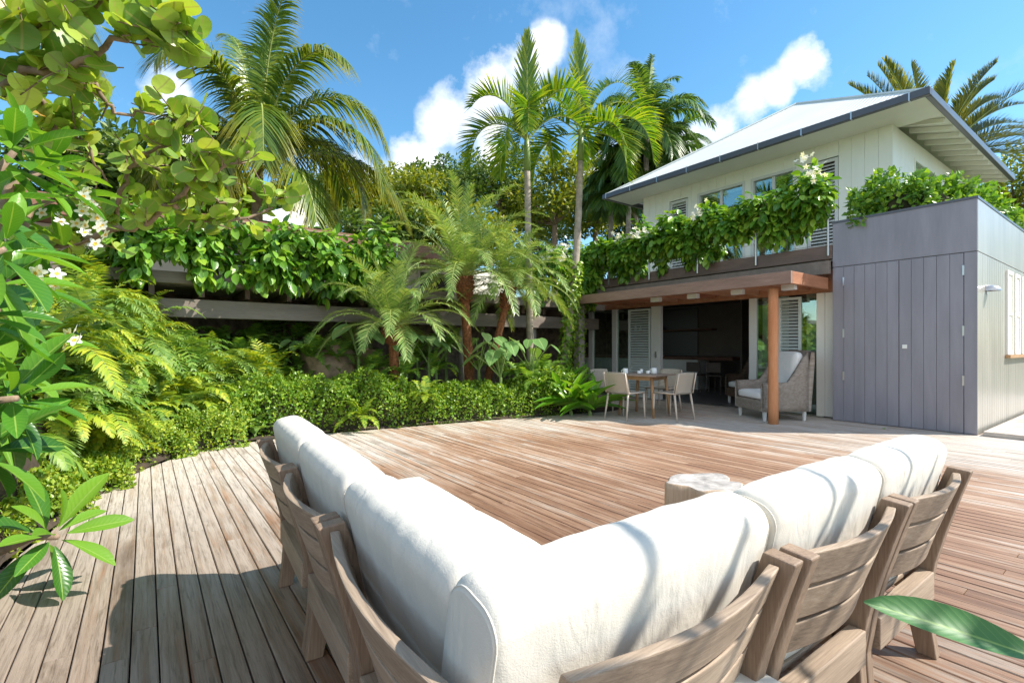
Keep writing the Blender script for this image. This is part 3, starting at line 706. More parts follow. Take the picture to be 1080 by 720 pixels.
# ivy pillar at the inner corner
t = thing('pillar', (8.15, 8.35, 0), 'grey concrete pillar wrapped in ivy at the corner of the two wings', 'pillar')
b = MB(); b.bb(8.07, 8.25, 8.27, 8.45, 0, 2.2); b.build('shaft', 'concrete', t, bevel=.01)
b = MB(); n = 700; P = np.stack([8.16+rng.choice([-1, 1], n)*rng.uniform(.09, .13, n), 8.36+rng.uniform(-.12, .12, n), rng.uniform(.05, 2.2, n)], 1)
k = rng.random(n) < .5; P[k, 0], P[k, 1] = 8.16+(P[k, 1]-8.36), 8.36+(P[k, 0]-8.16)
b.leaves(T_OVAL, P, rdir(n, -.6, .6), nrm(P-np.array([8.16, 8.36, 0])*np.array([1, 1, 0])-np.array([0, 0, 1])*P[:, 2:3])+rdir(n)*.4, .055, .045); b.build('ivy', 'hedge', t)

# ---------------------------------------------------------------- upper house
HX, HY0, HY1 = 12.5, 3.55, 9.96
uh = thing('upper_house', (15.5, 6.7, 2.7), 'white boarded upper storey with pale metal hip roof and dark gutter', 'house')
def wallrun(y0, y1, z0, z1):
    y = y0
    while y < y1-.02: b.bb(HX, HX+.03, y, min(y+.243, y1), z0, z1); y += .25
b = MB()
ops = [(4.55, 5.21), (5.5, 6.5), (6.75, 8.03), (8.38, 9.0)]
yy = HY0
for (a, c) in ops: wallrun(yy, a, 2.8, 5.86); wallrun(a, c, 5.52, 5.86); yy = c
wallrun(yy, HY1, 2.8, 5.86)
b.bb(HX+.010, HX+.1, HY0+.03, ops[0][0], 2.8, 5.85); b.bb(HX+.010, HX+.1, ops[-1][1], HY1, 2.8, 5.85); b.bb(HX+.010, HX+.1, ops[0][0], ops[-1][1], 5.52, 5.85)
for i in range(3): b.bb(HX+.010, HX+.1, ops[i][1], ops[i+1][0], 2.8, 5.52)
b.bb(HX+.1, HX+6, HY1-.1, HY1-.002, 2.8, 5.85)
x = HX+.034
while x < 18.4:
    if not (13.9 < x+.08 < 15.6): b.bb(x, x+.243, HY0, HY0+.03, 2.8, 5.86)
    else: b.bb(x, x+.243, HY0, HY0+.03, 5.5, 5.86); b.bb(x, x+.243, HY0, HY0+.03, 2.8, 4.2)
    x += .25
b.build('wall', 'white', uh)
b = MB(); b.bb(14.1, 14.2, HY0+.05, HY1-.1, 2.8, 5.85); b.bb(HX+.1, 18, HY0+1.3, HY0+1.35, 2.8, 5.85); b.build('partition', 'intwall', uh)
louvre(uh, HX+.03, 4.56, 5.20, 2.85, 5.5, 'frame', .075, .07); louvre(uh, HX+.03, 8.39, 8.99, 2.85, 5.5, 'frame', .075, .07)
for (a, c) in (ops[1], ops[2]):
    f = MB(); f.bb(HX-.01, HX+.09, a-.05, a+.02, 2.85, 5.53); f.bb(HX-.01, HX+.09, c-.02, c+.05, 2.85, 5.53); f.bb(HX-.01, HX+.09, a+.021, c-.021, 5.46, 5.53)
    m_ = (a+c)/2; f.bb(HX+.04, HX+.08, m_-.035, m_+.035, 2.85, 5.455); wf = f.build('window', 'frame', uh)
    p = MB(); p.bb(HX+.07, HX+.078, a+.025, c-.025, 2.86, 5.45); p.build('pane', 'glass', wf)
f = MB(); f.bb(13.97, 15.62, HY0-.015, HY0+.02, 4.21, 4.27); f.bb(13.97, 15.62, HY0-.015, HY0+.02, 5.43, 5.49); f.bb(13.93, 13.97, HY0-.015, HY0+.02, 4.21, 5.49); f.bb(15.62, 15.67, HY0-.015, HY0+.02, 4.21, 5.49)
wf = f.build('window', 'white', uh); p = MB(); p.bb(13.97, 15.62, HY0+.022, HY0+.03, 4.27, 5.43); p.build('pane', 'glass', wf)
ex0, ex1, ey0, ey1, ez = 11.6, 19.4, 2.80, 10.66, 5.98; ap = (15.5, 6.73, 8.41)
b = MB(); cr4 = [(ex0, ey0, ez), (ex1, ey0, ez), (ex1, ey1, ez), (ex0, ey1, ez)]
for i in range(4):
    a, c = np.array(cr4[i]), np.array(cr4[(i+1) % 4]); e = nrm(c-a); wd = np.linalg.norm(c-a); u = np.dot(np.array(ap)-a, e); hh = np.linalg.norm(np.array(ap)-a-e*u)
    b.add([a, c, ap], [(0, 1, 2)], [(0, 0), (wd, 0), (u, hh)])
rf = b.build('roof', 'roof', uh)
b = MB()
for cpt in cr4: b.tube([np.array(cpt)+[0, 0, .015], np.array(ap)+[0, 0, .015]], .035, 6)
b.build('hip_cap', 'roof', rf)
b = MB(); z0 = ez-.14
b.bb(ex0-.10, ex0, ey0-.10, ey1+.1, z0, ez+.01); b.bb(ex0, ex1, ey0-.10, ey0, z0, ez+.01); b.bb(ex0, ex1, ey1, ey1+.1, z0, ez+.01)
gt = b.build('gutter', 'gutter', uh, bevel=.015)
for y in np.arange(ey0+.2, ey1, .95): b = MB(); b.bb(ex0-.108, ex0+.01, y, y+.022, z0-.008, ez+.018); b.build('clip', 'steel', gt)
b = MB()
b = MB(); b.bb(ex0+.002, HX+.3, ey0+.002, ey1, z0+.02, z0+.04)
b.add([(HX+.302, ey0+.004, z0+.02), (ex1, ey0+.004, z0+.02), (ex1, HY0+.3, z0+.30), (HX+.302, HY0+.3, z0+.30)], [(0, 1, 2, 3)])
b.build('soffit', 'cream', uh)
for x in np.arange(HX+.5, 19.2, .55):
    b = MB()
    V = [(x+dx, yv, zv) for dx in (0, .05) for (yv, zv) in ((ey0+.03, z0-.07), (HY0-.002, z0+.10), (HY0-.002, z0+.20), (ey0+.03, z0+.015))]
    b.add(V, [(0, 1, 2, 3), (7, 6, 5, 4), (0, 4, 5, 1), (1, 5, 6, 2), (2, 6, 7, 3), (3, 7, 4, 0)]); b.build('rafter', 'cream', uh)

# ---------------------------------------------------------------- left wing
WY = 8.6
lw = thing('garden_wing', (3.5, WY+.5, 0), 'low wing with two grey timber beams over a dark undercroft behind the palms', 'building')
b = MB(); b.bb(-1.5, 8.9, WY, WY+.09, 2.14, 2.31); b.build('edge_beam', 'beam_x', lw, bevel=.006)
b = MB(); b.bb(-1.5, 9.2, WY+.12, WY+.24, 1.66, 1.93); b.build('lower_beam', 'beam_x', lw, bevel=.006)
b = MB(); b.bb(-4, 9.4, WY+.1, 12.5, 2.15, 2.29); b.build('slab', 'concrete', lw)
b = MB(); b.bb(-4, 9.4, 10.3, 10.4, 0, 2.14); b.build('rear_wall', 'stonewall', lw)
for X in (5.32, 7.2):
    b = MB(); b.tube([(X, WY+.3, 0), (X, WY+.3, 1.0), (X, WY+.3, 1.66)], .085, 14); b.build('column', 'concrete', lw, True)
b = MB()
for X in np.arange(-1.2, 9, .62): b.bb(X, X+.07, WY+.26, 10.2, 1.98, 2.13)
b.build('joists', 'beam_y', lw)
b = MB(); b.bb(-3.8, 8.6, 11.6, 11.75, 2.3, 3.35); b.build('upper_wall', 'cream', lw)
for X in (1.0, 3.4, 5.6):
    b = MB(); b.bb(X, X+1.3, 11.57, 11.598, 2.5, 3.2); wf = b.build('window', 'frame', lw)
    b = MB(); b.bb(X+.06, X+1.24, 11.55, 11.568, 2.56, 3.14); b.build('pane', 'dark', wf)
b = MB(); b.bb(-3.8, 6.9, 10.1, 12.8, 3.36, 3.5); b.bb(-3.8, 6.9, 10.02, 10.098, 3.22, 3.52); b.build('roof', 'brownroof', lw)
for X in (-1.65, -.13, 3.2, 6.2):
    b = MB(); b.bb(X, X+.22, 10.3, 10.5, 2.3, 3.355); b.build('column', 'cream', lw)

def railing(name, pts, z0, z1, label, nposts):
    t = thing(name, pts[0], label, 'railing'); P = np.array(pts, float)
    for i in range(nposts):
        p = P[0]+(P[1]-P[0])*i/(nposts-1)
        b = MB(); b.tube([(p[0], p[1], z0), (p[0], p[1], z1)], .02, 8); b.build('post', 'steel', t)
    b = MB(); b.tube([(P[0][0], P[0][1], z1), (P[1][0], P[1][1], z1)], .022, 8); b.build('handrail', 'branch', t)
    b = MB()
    for k in range(1, 5):
        z = z0+(z1-z0)*k/5; b.tube([(P[0][0], P[0][1], z), (P[1][0], P[1][1], z)], .004, 5)
    b.build('cables', 'steel', t)
railing('railing', [(9.19, 3.5, 0), (9.19, 9.6, 0)], 2.75, 3.72, 'steel post railing along the upper terrace under flowering vine', 6)
railing('railing', [(-.5, WY+.03, 0), (3.75, WY+.03, 0)], 2.3, 3.15, 'steel post railing on top of the low wing beams', 4)

# ---------------------------------------------------------------- vines
def vine(name, p0, p1, zc, zr, yr, n, label, dens=None, nflow=0, leafL=.13, hump=None, nhang=0, m='vine'):
    t = thing(name, (p0[0], p0[1], zc), label, 'vine'); p0 = np.array(p0, float); p1 = np.array(p1, float); L_ = np.linalg.norm(p1-p0); ax = (p1-p0)/L_; sd = np.array([-ax[1], ax[0]])
    # clumps along the rail
    K = int(L_*20); cs = []
    for i in range(K):
        s_ = rng.uniform(0, 1); hz = hump(s_) if hump else 0
        cs.append((s_, rng.normal()*yr*.6, rng.normal()*zr*.55+hz, rng.uniform(.15, .25)))
    for k in range(nhang):
        s_ = rng.uniform(0.02, .98); hz = hump(s_) if hump else 0
        for j in range(3): cs.append((s_+rng.normal()*.01, -yr*.6+rng.normal()*.05, hz-zr*(.8+.45*j), .12))
    cs = np.array(cs); pick = rng.choice(len(cs), n, p=cs[:, 3]**1.5/np.sum(cs[:, 3]**1.5)); c = cs[pick]
    off = rng.normal(size=(n, 3)); off = nrm(off)*(rng.random((n, 1))**.4)*c[:, 3:4]
    P = np.zeros((n, 3)); base = p0[None]+ax[None]*(c[:, 0:1]*L_)+sd[None]*c[:, 1:2]
    P[:, :2] = base; P[:, 2] = zc+c[:, 2]; P += off
    D = nrm(off*1.2+np.array([0, 0, -.15])*1+rng.normal(size=(n, 3))*.35*c[:, 3:4]); U = nrm(np.array([0, 0, 1.2])+nrm(off)*.9+rng.normal(size=(n, 3))*.45)
    ln = leafL*rng.uniform(.6, 1.2, n)
    b = MB(); b.leaves(T_OVAL, P, D, U, ln, ln*.58); b.build('foliage', m, t, True)
    b = MB()
    for k in range(int(L_*3.5)):
        s_ = rng.uniform(0, .9); pts = []
        for j in range(8):
            q = s_+j*.11/ max(L_, 1)*1.2; xy = p0+ax*q*L_+sd*rng.normal()*yr*.4; pts.append((xy[0], xy[1], zc+(hump(min(q, 1)) if hump else 0)+rng.normal()*zr*.5))
        b.tube(pts, .007, 5)
    b.build('stem', 'branch', t)
    for k in range(nflow):
        i = rng.integers(n)
        for _ in range(60):
            if P[i][2] > zc+(hump(c[i][0]) if hump else 0)+.02 and np.dot(off[i][:2], -P[i][:2]) > 0: break
            i = rng.integers(n)
        base_ = P[i]+nrm(np.array([-ax[1]*0, 0, .6])+off[i]*4)*.08
        toward = nrm(np.array([-P[i][0], -P[i][1], 0])); ctr = base_+toward*.26+np.array([0, 0, .05])
        fb = MB(); nf = 9
        for f in range(nf):
            c_ = ctr+rng.normal(size=3)*.07; nd = nrm(toward+rng.normal(size=3)*.6+np.array([0, 0, .4]))
            a0 = nrm(np.cross(nd, [0, 0, 1])); a1 = np.cross(nd, a0); th = np.arange(5)/5*2*np.pi+rng.uniform(0, 1)
            dd = np.cos(th)[:, None]*a0+np.sin(th)[:, None]*a1
            fb.leaves(T_PETAL, np.tile(c_, (5, 1)), dd+nd*.25, nd, .05, .026)
        fb.build('blossom', 'petal', t)
    return t
hmp = lambda s_: .08-.30*s_ + .30*math.exp(-((s_-.03)/.045)**2) 
vine('flowering_vine', (9.12, 3.6), (9.12, 9.9), 3.60, .31, .20, 12500, 'lush green vine with white blossom covering the upper terrace railing', nflow=13, leafL=.17, hump=hmp, nhang=9)
vine('climbing_vine', (-.3, WY-.03), (3.6, WY-.03), 2.80, .32, .2, 4200, 'glossy round leaved vine hanging over the railing of the low wing', leafL=.19, nhang=18, nflow=2)
vine('climbing_vine', (6.6, WY+.02), (8.9, WY+.02), 2.95, .40, .2, 2600, 'leafy vine filling the inner corner above the ivy pillar', leafL=.15, nhang=6, nflow=4)
# ivy climbing a palm stem is added with the palm

# ---------------------------------------------------------------- hedges
def leafbox(name, pts, wdt, z0, zf, n, size, label, cat, m, lump=.08, group=None):
    """clipped hedge following a polyline: leaf shell over a twiggy inside"""
    t = thing(name, (pts[0][0], pts[0][1], z0), label, cat, group); P = np.array(pts, float); seg = np.linalg.norm(np.diff(P, axis=0), axis=1); cum = np.concatenate([[0], np.cumsum(seg)])
    def along(s_): return np.array([np.interp(s_, cum, P[:, 0]), np.interp(s_, cum, P[:, 1])])
    s_ = rng.uniform(0, cum[-1], n); xy = np.stack([np.interp(s_, cum, P[:, 0]), np.interp(s_, cum, P[:, 1])], 1)
    e = np.stack([np.interp(s_+.05, cum, P[:, 0]), np.interp(s_+.05, cum, P[:, 1])], 1)-np.stack([np.interp(s_-.05, cum, P[:, 0]), np.interp(s_-.05, cum, P[:, 1])], 1); e = nrm(e); sd = np.stack([e[:, 1], -e[:, 0]], 1)
    h = np.array([zf(v) for v in s_])
    th = rng.uniform(-.15, math.pi+.15, n); rr_ = 1-rng.random(n)**2*.45 + lump*np.sin(s_*9+th*3)+lump*.8*np.sin(s_*21+5*np.cos(th*2))
    cx = np.sign(np.cos(th))*np.abs(np.cos(th))**.6*rr_; cz = np.abs(np.sin(th))**.6*np.sign(np.sin(th))*rr_
    pos = np.zeros((n, 3)); pos[:, :2] = xy+sd*(cx*wdt/2)[:, None]; pos[:, 2] = z0+np.clip(cz, -.02, 2)*h
    out = np.zeros((n, 3)); out[:, :2] = sd*cx[:, None]; out[:, 2] = cz; out = nrm(out)
    D = nrm(out*.5+rng.normal(size=(n, 3))*.7); U = nrm(out+rng.normal(size=(n, 3))*.55+np.array([0, 0, .3]))
    sz_ = size*rng.uniform(.6, 1.35, n); b = MB(); b.leaves(T_DIA, pos, D, U, sz_, sz_*.7); b.build('foliage', m, t)
    b = MB(); K = max(int(cum[-1]*6), 4); V = []; F = []; nn = 9
    for i in range(K+1):
        q = cum[-1]*i/K; c0 = along(q); ee = nrm(along(min(q+.05, cum[-1]))-along(max(q-.05, 0))); s2 = np.array([ee[1], -ee[0]]); hh = zf(q)
        for j in range(nn):
            a = math.pi*j/(nn-1); k_ = (.70*(1+.08*math.sin(i*2.1+j)))*min(1, .05+min(i, K-i)/3); V.append((*(c0+s2*math.copysign(abs(math.cos(a))**.6, math.cos(a))*wdt/2*k_), z0+max(0, math.sin(a))**.6*hh*k_))
    for i in range(K):
        for j in range(nn-1): q = i*nn+j; F.append((q, q+1, q+nn+1, q+nn))
    F += [tuple(range(nn)), tuple(K*nn+j for j in range(nn))[::-1]]
    b.add(V, F); b.build('stems', 'woody', t); return t
leafbox('hedge', [(.9, 7.6), (1.9, 7.62), (3.3, 7.42), (4.67, 7.25), (6.0, 7.05), (6.9, 6.95)], .72, .02, lambda s_: .66+.12*math.sin(s_*1.3)+.05*math.sin(s_*4), 36000, .048, 'long low clipped hedge along the far edge of the deck', 'hedge', 'hedge')
leafbox('hedge', [(-1.45, 3.5), (-1.15, 4.5), (-.85, 5.3), (-.60, 6.1)], 1.15, .02, lambda s_: .27+.14*math.sin(s_*1.7)**2, 42000, .036, 'yellow green mounded ground cover along the left edge of the deck', 'ground cover', 'cover', .12)
leafbox('hedge', [(-.6, 6.4), (.0, 7.0), (.85, 7.45)], 1.05, .02, lambda s_: .42+.08*math.sin(s_*5), 16000, .036, 'small leaved bright mound at the back left corner of the deck', 'ground cover', 'cover', .12)
leafbox('hedge', [(9.72, 3.3), (9.80, 2.75), (10.1, 2.35), (11.5, 2.3), (15.5, 2.3)], .95, 3.22, lambda s_: .60+.09*math.sin(s_*2.9), 19000, .10, 'glossy green hedge growing on the roof of the grey store', 'hedge', 'vine', .15)

# ---------------------------------------------------------------- ferns
def fern(base, n, length, m, label, group, el=(25, 75), leafk=.17, name='fern', hang=.15, w=.035, npin=20, droop=1.5, stem=True):
    b = MB()
    for i in range(n):
        az = rng.uniform(0, 2*math.pi); l = length*rng.uniform(.7, 1.15)
        frond(b, np.array(base)+rng.normal(size=3)*.03*np.array([1, 1, .3]), az, R(rng.uniform(*el)), l, npin, leafk*length*1.25, 72, droop, .08, hang, w, .12, .004, 8, 2, 0, 1,
              prof=lambda q: np.clip((1-q)**.7*(.35+1.6*np.minimum(q*3, .65)), .04, 1))
    g0 = gz(base)
    if stem and base[2] > g0+.05: b.tube([(base[0], base[1], g0), (base[0]+.01, base[1], (g0+base[2])/2), tuple(base)], [.035, .03, .022], 6, 1)
    return tag(b.build(name, [m, 'stalk'], origin=tuple(base)), label, 'fern', group)
# the bright mass on the left (photo 70..300, 230..470)
k = 0
while k < 135:
    X = rng.uniform(-3.2, 2.9); Y = rng.uniform(3.6, 8.9); dep = X*FW[0]+Y*FW[1]; pxx = 540+FOC*(X*RT[0]+Y*RT[1])/dep
    e = yend(X) if X > -.7 else 3.6 + (-.7-X)*.5
    if Y < e+.75 or pxx < -40 or pxx > 285 or (X < -.7 and X > -1.75 and Y < 6.8): continue
    if X > 1.6 and Y < 7.9: continue
    k += 1; h_ = rng.uniform(.55, .85) + .25*(Y > 8)
    fern((X, Y, bedz(X, Y)+.05+rng.uniform(0, .25)), 13, h_, ['fern', 'fernpale', 'ferndark'][int(rng.choice(3, p=[.5, .28, .22]))], 'yellow green feathery fern in the dense bank left of the white cushions', 'yellow green ferns in the left bank', npin=int(rng.choice([16, 22, 28])), w=rng.uniform(.028, .05), el=(15, 82), droop=rng.uniform(1.1, 2.2), hang=rng.uniform(.1, .5))
for px, py, dep in [(300, 400, 8.2), (275, 385, 8.0), (320, 385, 8.6), (252, 372, 7.9), (345, 390, 8.6), (230, 360, 8.2), (295, 372, 8.8), (265, 355, 8.6), (310, 350, 9.0), (335, 360, 9.0), (300, 335, 9.2), (372, 372, 8.9), (395, 385, 8.3), (440, 372, 9.2), (460, 385, 9.0), (470, 362, 9.4), (355, 372, 8.35), (330, 372, 8.3), (285, 345, 9.0), (425, 390, 8.3), (515, 380, 9.4), (545, 390, 9.3), (575, 385, 9.6), (560, 400, 9.0)]:
    fern(at(px, py+6, dep), 14, .62, 'ferndark', 'fine mid green fern behind the hedge under the low wing', 'green ferns behind the hedge', npin=24)
for px, py, dep, lb in [(235, 452, 6.4, 'pale fern spilling over the deck edge left of the sofa end'), (270, 448, 6.6, 'pale fern at the deck edge just behind the sofa end'),
                        (362, 428, 7.2, 'bright fern in front of the hedge, left of the boulder palm'), (378, 440, 6.95, 'lowest bright fern hanging from the hedge onto the deck'), (205, 462, 6.1, 'pale fern leaning on the deck below the yellow ferns'),
                        (398, 408, 7.6, 'pale fern on the hedge top under the small palm'), (448, 418, 7.4, 'small fern in the middle of the hedge face')]:
    q_ = at(px, py, dep+(.22 if px > 300 else .05))
    if px < 300: q_[2] = gz(q_)+.05
    fern(q_, 11, .44, 'fernpale' if px in (235, 270, 205) else 'cover', lb, 'single ferns along the hedge', el=(10, 75), npin=20, stem=False)
# broad strap fern beside the dining table
def rosette(name, base, n, ln, wd, m, label, cat, el=(15, 80), T=T_PLUM, group=None, petiole=0, stalk='stalk', az0=None, azr=math.pi, curlup=None):
    t = thing(name, tuple(base), label, cat, group); b = MB(); sb = MB(); base = np.array(base, float); g0 = gz(base)
    if base[2] > g0+.05: sb.tube([(base[0], base[1], g0), (base[0]+.01, base[1], (g0+base[2])/2), tuple(base)], [.04, .035, .028], 8)
    for i in range(n):
        az = (rng.uniform(-azr, azr)+(az0 or 0)) if az0 is not None else i/n*2*math.pi*2.62; e = R(rng.uniform(*el)); dd = np.array([math.cos(az)*math.cos(e), math.sin(az)*math.cos(e), math.sin(e)])
        q = base+dd*petiole*rng.uniform(.7, 1.1); l = ln*rng.uniform(.75, 1.15)
        if petiole:
            q = q+np.array([0, 0, .12*petiole]); sb.tube([base, base+dd*petiole*.5+np.array([0, 0, .12*petiole]), q], [.014, .011, .008], 6)
            hd = nrm(np.array([dd[0], dd[1], 0])-FW*.35); D = nrm(hd+np.array([0, 0, -.55])); U = nrm(hd*.7+np.array([0, 0, 1.])+rng.normal(size=3)*.22)
        else: D = dd; U = np.array([-dd[0]*.6, -dd[1]*.6, 1.])+rng.normal(size=3)*.25
        b.leaves(T, q[None], D[None], U[None], l, wd*l/ln*rng.uniform(.85, 1.1))
    if not petiole: sb.tube([base-np.array([0, 0, .06]), base+np.array([0, 0, .03])], [.03, .015], 6)
    b.build('foliage', m, t, True); sb.build('stem', stalk, t); return t
T_NEST = blade_t(9, lambda y: (math.sin(math.pi*min(1, y**.9*.97+.01))**.6), .2, .55)
for px, py, dep, lb in [(602, 424, 8.9, 'clump of wavy bright strap leaves left of the dining chairs'), (622, 430, 8.8, 'low clump of strap leaves beside the nearest cream chair'), (590, 408, 9.3, 'taller clump of strap leaves below the ivy covered palm')]:
    q_ = at(px, py, dep); q_[2] = gz(q_)+.09
    rosette('nest_fern', q_, 26, .74, .14, 'nest', lb, 'fern', (25, 82), T_NEST)
# elephant ears
for px, py, dep, n, s_, lb in [(528, 412, 8.7, 9, .42, 'pale elephant ear plant with broad leaves between the leaning palm and the corner'), (505, 405, 8.9, 6, .36, 'elephant ear plant close to the leaning palm trunk'), (560, 405, 9.0, 7, .34, 'elephant ear plant left of the ivy covered palm'),
                         (378, 392, 8.2, 6, .36, 'elephant ear plant beside the small round headed palm'), (428, 400, 8.6, 8, .30, 'elephant ear plant in the shade by the round column'), (452, 398, 8.9, 6, .28, 'small elephant ear plant right of the round column'), (330, 398, 8.6, 5, .28, 'young elephant ear plant by the left boulder')]:
    rosette('elephant_ear', at(px, py-14, dep), n, s_, s_*.72, 'alocasia', lb, 'plant', (35, 85), T_HEART, petiole=.62 if s_ > .33 else .5)
# dracaenas and leafy shrubs far left behind the ferns
def spiky(px, py, dep, h, n, lb):
    base = at(px, py, dep); t = thing('dracaena', tuple(base), lb, 'plant'); b = MB(); b.tube([np.array([base[0], base[1], gz(base)]), base, base+[.02, 0, h*.5], base+[0, .02, h]], [.024, .02, .016, .014], 6); b.build('trunk', 'branch', t)
    b = MB(); P = np.tile(base+[0, .02, h], (n, 1)); D = rdir(n, .5); b.leaves(T_STRIP, P, D, np.array([0, 0, 1.])+rdir(n)*.3, .32, .035); b.build('crown', 'bamboo', t, True)
spiky(137, 318, 7.0, .85, 60, 'small dracaena with spiky head in front of the cream column')
spiky(100, 320, 6.6, .5, 70, 'spiky leaved dracaena left of the cream column'); spiky(118, 322, 6.8, .45, 70, 'low spiky dracaena under the brown roof'); spiky(85, 325, 6.3, .5, 70, 'spiky leaved dracaena nearest the plumeria')

# ---------------------------------------------------------------- palms
def palm(name, base, top, r0, r1, fr, label, m, trunk='bark', bend=0, rings=True, bulge=None, shaft=None, group=None, cat='palm', extra=None):
    """fr: list of dicts for frond()"""
    base = np.array(base, float); top = np.array(top, float); base[2] = gz(base); t = thing(name, tuple(base), label, cat, group)
    K = 26; P = []; rad = []
    sd = nrm(np.cross(top-base, [0, 0, 1.])) if np.linalg.norm((top-base)[:2]) > .01 else np.array([1., 0, 0])
    for i in range(K):
        u = i/(K-1); p = base+(top-base)*u; p = p+np.array([sd[1], -sd[0], 0])*bend*math.sin(math.pi*u); P.append(p)
        r = r0+(r1-r0)*u
        if rings: r *= 1+.06*(i % 2)
        if bulge: r += bulge*math.exp(-((u-.93)/.07)**2)
        rad.append(r)
    b = MB(); b.tube(P, rad, 12)
    if bulge:   # stubs of cut leaf bases
        for k in range(150):
            u = rng.uniform(.80, 1.0); a = rng.uniform(0, 2*math.pi); rr_ = r0*.5+bulge*math.exp(-((u-.93)/.07)**2)+r1; c = base+(top-base)*u; dd = np.array([math.cos(a), math.sin(a), .9]); 
            b.tube([c+np.array([math.cos(a), math.sin(a), 0])*rr_*.55, c+np.array([math.cos(a), math.sin(a), 0])*rr_*.7+nrm(dd)*.07], [.022, .008], 4)
    tk = b.build('trunk', trunk, t, not bulge)
    if shaft:
        b = MB(); ax = nrm(P[-1]-P[-3]); b.tube([P[-1]-ax*.05, P[-1]+ax*shaft*.5, P[-1]+ax*shaft], [r1*1.25, r1*1.15, r1*.6], 12); b.build('crownshaft', 'greenstem', t, True); topp = P[-1]+ax*shaft*.8
    else: topp = P[-1]
    for f in fr:
        f = dict(f); b = MB(); mm = f.pop('m', m); frond(b, topp+np.array([math.cos(f['az']), math.sin(f['az']), 0])*r1*.5, **f); b.build('frond', [mm, 'rachis'], t)
    if extra: extra(t, P)
    return t
TO_CAM = math.pi/2-YAW + math.pi       # azimuth pointing at the camera
RIGHT = -YAW                           # azimuth pointing right in the picture
def saz(a): return RIGHT + R(a)        # 0 = right, 90 = away, 180 = left, 270 = toward the camera
def fan(cnt, els, length, spread=0, **k):
    out = []
    for i in range(cnt):
        u = i/cnt; az = i*2.39996+spread; el = els[0]+(els[1]-els[0])*(u**1.15)
        out.append(dict(az=az, el=R(el+rng.normal()*5), length=length*rng.uniform(.85, 1.1), **k))
    return out
# two robellini palms with red-brown heads, and the small one by the boulder
PY = dict(n=50, leaf=.26, ang=58, droop=.85, vee=.2, hang=.3, w=.021, start=.12, rr=.010, lseg=3)
palm('pygmy_date_palm', at(497, 398, 9.1), at(489, 292, 9.2), .10, .07, fan(56, (4, 86), 2.0, .4, **PY), 'upright feathery date palm with a round red brown head and mossy trunk', 'pygmy', 'redbark', 0, True, .11)
palm('pygmy_date_palm', at(508, 398, 9.3), at(538, 302, 9.5), .08, .06, fan(38, (0, 82), 1.55, 1.1, **PY), 'leaning feathery date palm whose trunk slants right behind the upright one', 'pygmy', 'redbark', 0, True, .05)
palm('pygmy_date_palm', at(418, 392, 8.2), at(414, 345, 8.2), .09, .07, fan(38, (6, 84), 1.5, 2.1, **PY), 'small low feathery date palm beside the boulder', 'pygmy', 'redbark', 0, True, .09)
# adonidia palms
AR = dict(n=44, leaf=.62, ang=58, vee=.5, hang=.22, w=.055, start=.14, rr=.018, lseg=4)
fa = [dict(az=saz(85), el=R(86), length=2.35, droop=.35, **{**AR, 'ang': 34, 'vee': .1, 'leaf': .7}), dict(az=saz(175), el=R(48), length=1.9, droop=2.3, **AR), dict(az=saz(190), el=R(70), length=1.7, droop=1.4, **AR),
      dict(az=saz(10), el=R(55), length=2.1, droop=2.0, **AR), dict(az=saz(330), el=R(68), length=2.0, droop=1.7, **AR), dict(az=saz(60), el=R(60), length=1.9, droop=1.8, **AR), dict(az=saz(120), el=R(50), length=1.8, droop=2.2, **AR), dict(az=saz(270), el=R(60), length=1.7, droop=2.4, **AR), dict(az=saz(240), el=R(35), length=1.4, droop=2.2, **AR)]
palm('slender_palm', at(560, 385, 10.3), at(556, 178, 10.3), .075, .06, fa, 'slender pale trunked palm with one tall upright frond, left of the ivy covered one', 'areca', 'bark', 0, True, shaft=.75)
fb = [dict(az=saz(95), el=R(85), length=2.45, droop=.5, **{**AR, 'ang': 32, 'vee': .1, 'leaf': .7}), dict(az=saz(15), el=R(58), length=2.5, droop=1.5, **AR), dict(az=saz(340), el=R(35), length=2.3, droop=1.9, **AR), dict(az=saz(190), el=R(40), length=2.2, droop=2.0, **AR),
      dict(az=saz(210), el=R(62), length=2.0, droop=2.0, **AR), dict(az=saz(310), el=R(20), length=1.8, droop=1.8, **AR), dict(az=saz(80), el=R(55), length=2.0, droop=2, **AR), dict(az=saz(350), el=R(8), length=1.7, droop=2.0, **{**AR}), dict(az=saz(160), el=R(15), length=1.8, droop=2.0, **AR), dict(az=saz(20), el=R(72), length=2.3, droop=1.2, **AR)]
def ivy_on(t, P):
    b = MB(); n = 1500; i = rng.integers(0, 14, n); fr = rng.random((n, 1)); c = np.array(P)[i]*(1-fr)+np.array(P)[i+1]*fr; a = rng.uniform(0, 2*math.pi, n); o = np.stack([np.cos(a), np.sin(a), 0*a], 1)
    b.leaves(T_OVAL, c+o*rng.uniform(.07, .16, (n, 1)), nrm(o*.6+[0, 0, -.6]+rng.normal(size=(n, 3))*.4), o+[0, 0, .4], .075, .06); b.build('ivy', 'hedge', t, True)
palm('slender_palm', at(590, 408, 10.6), at(612, 168, 11.0), .10, .065, fb, 'tall slender palm with ivy on its curved lower trunk, nearest the terrace', 'areca', 'bark', -.14, True, shaft=.7, extra=ivy_on)
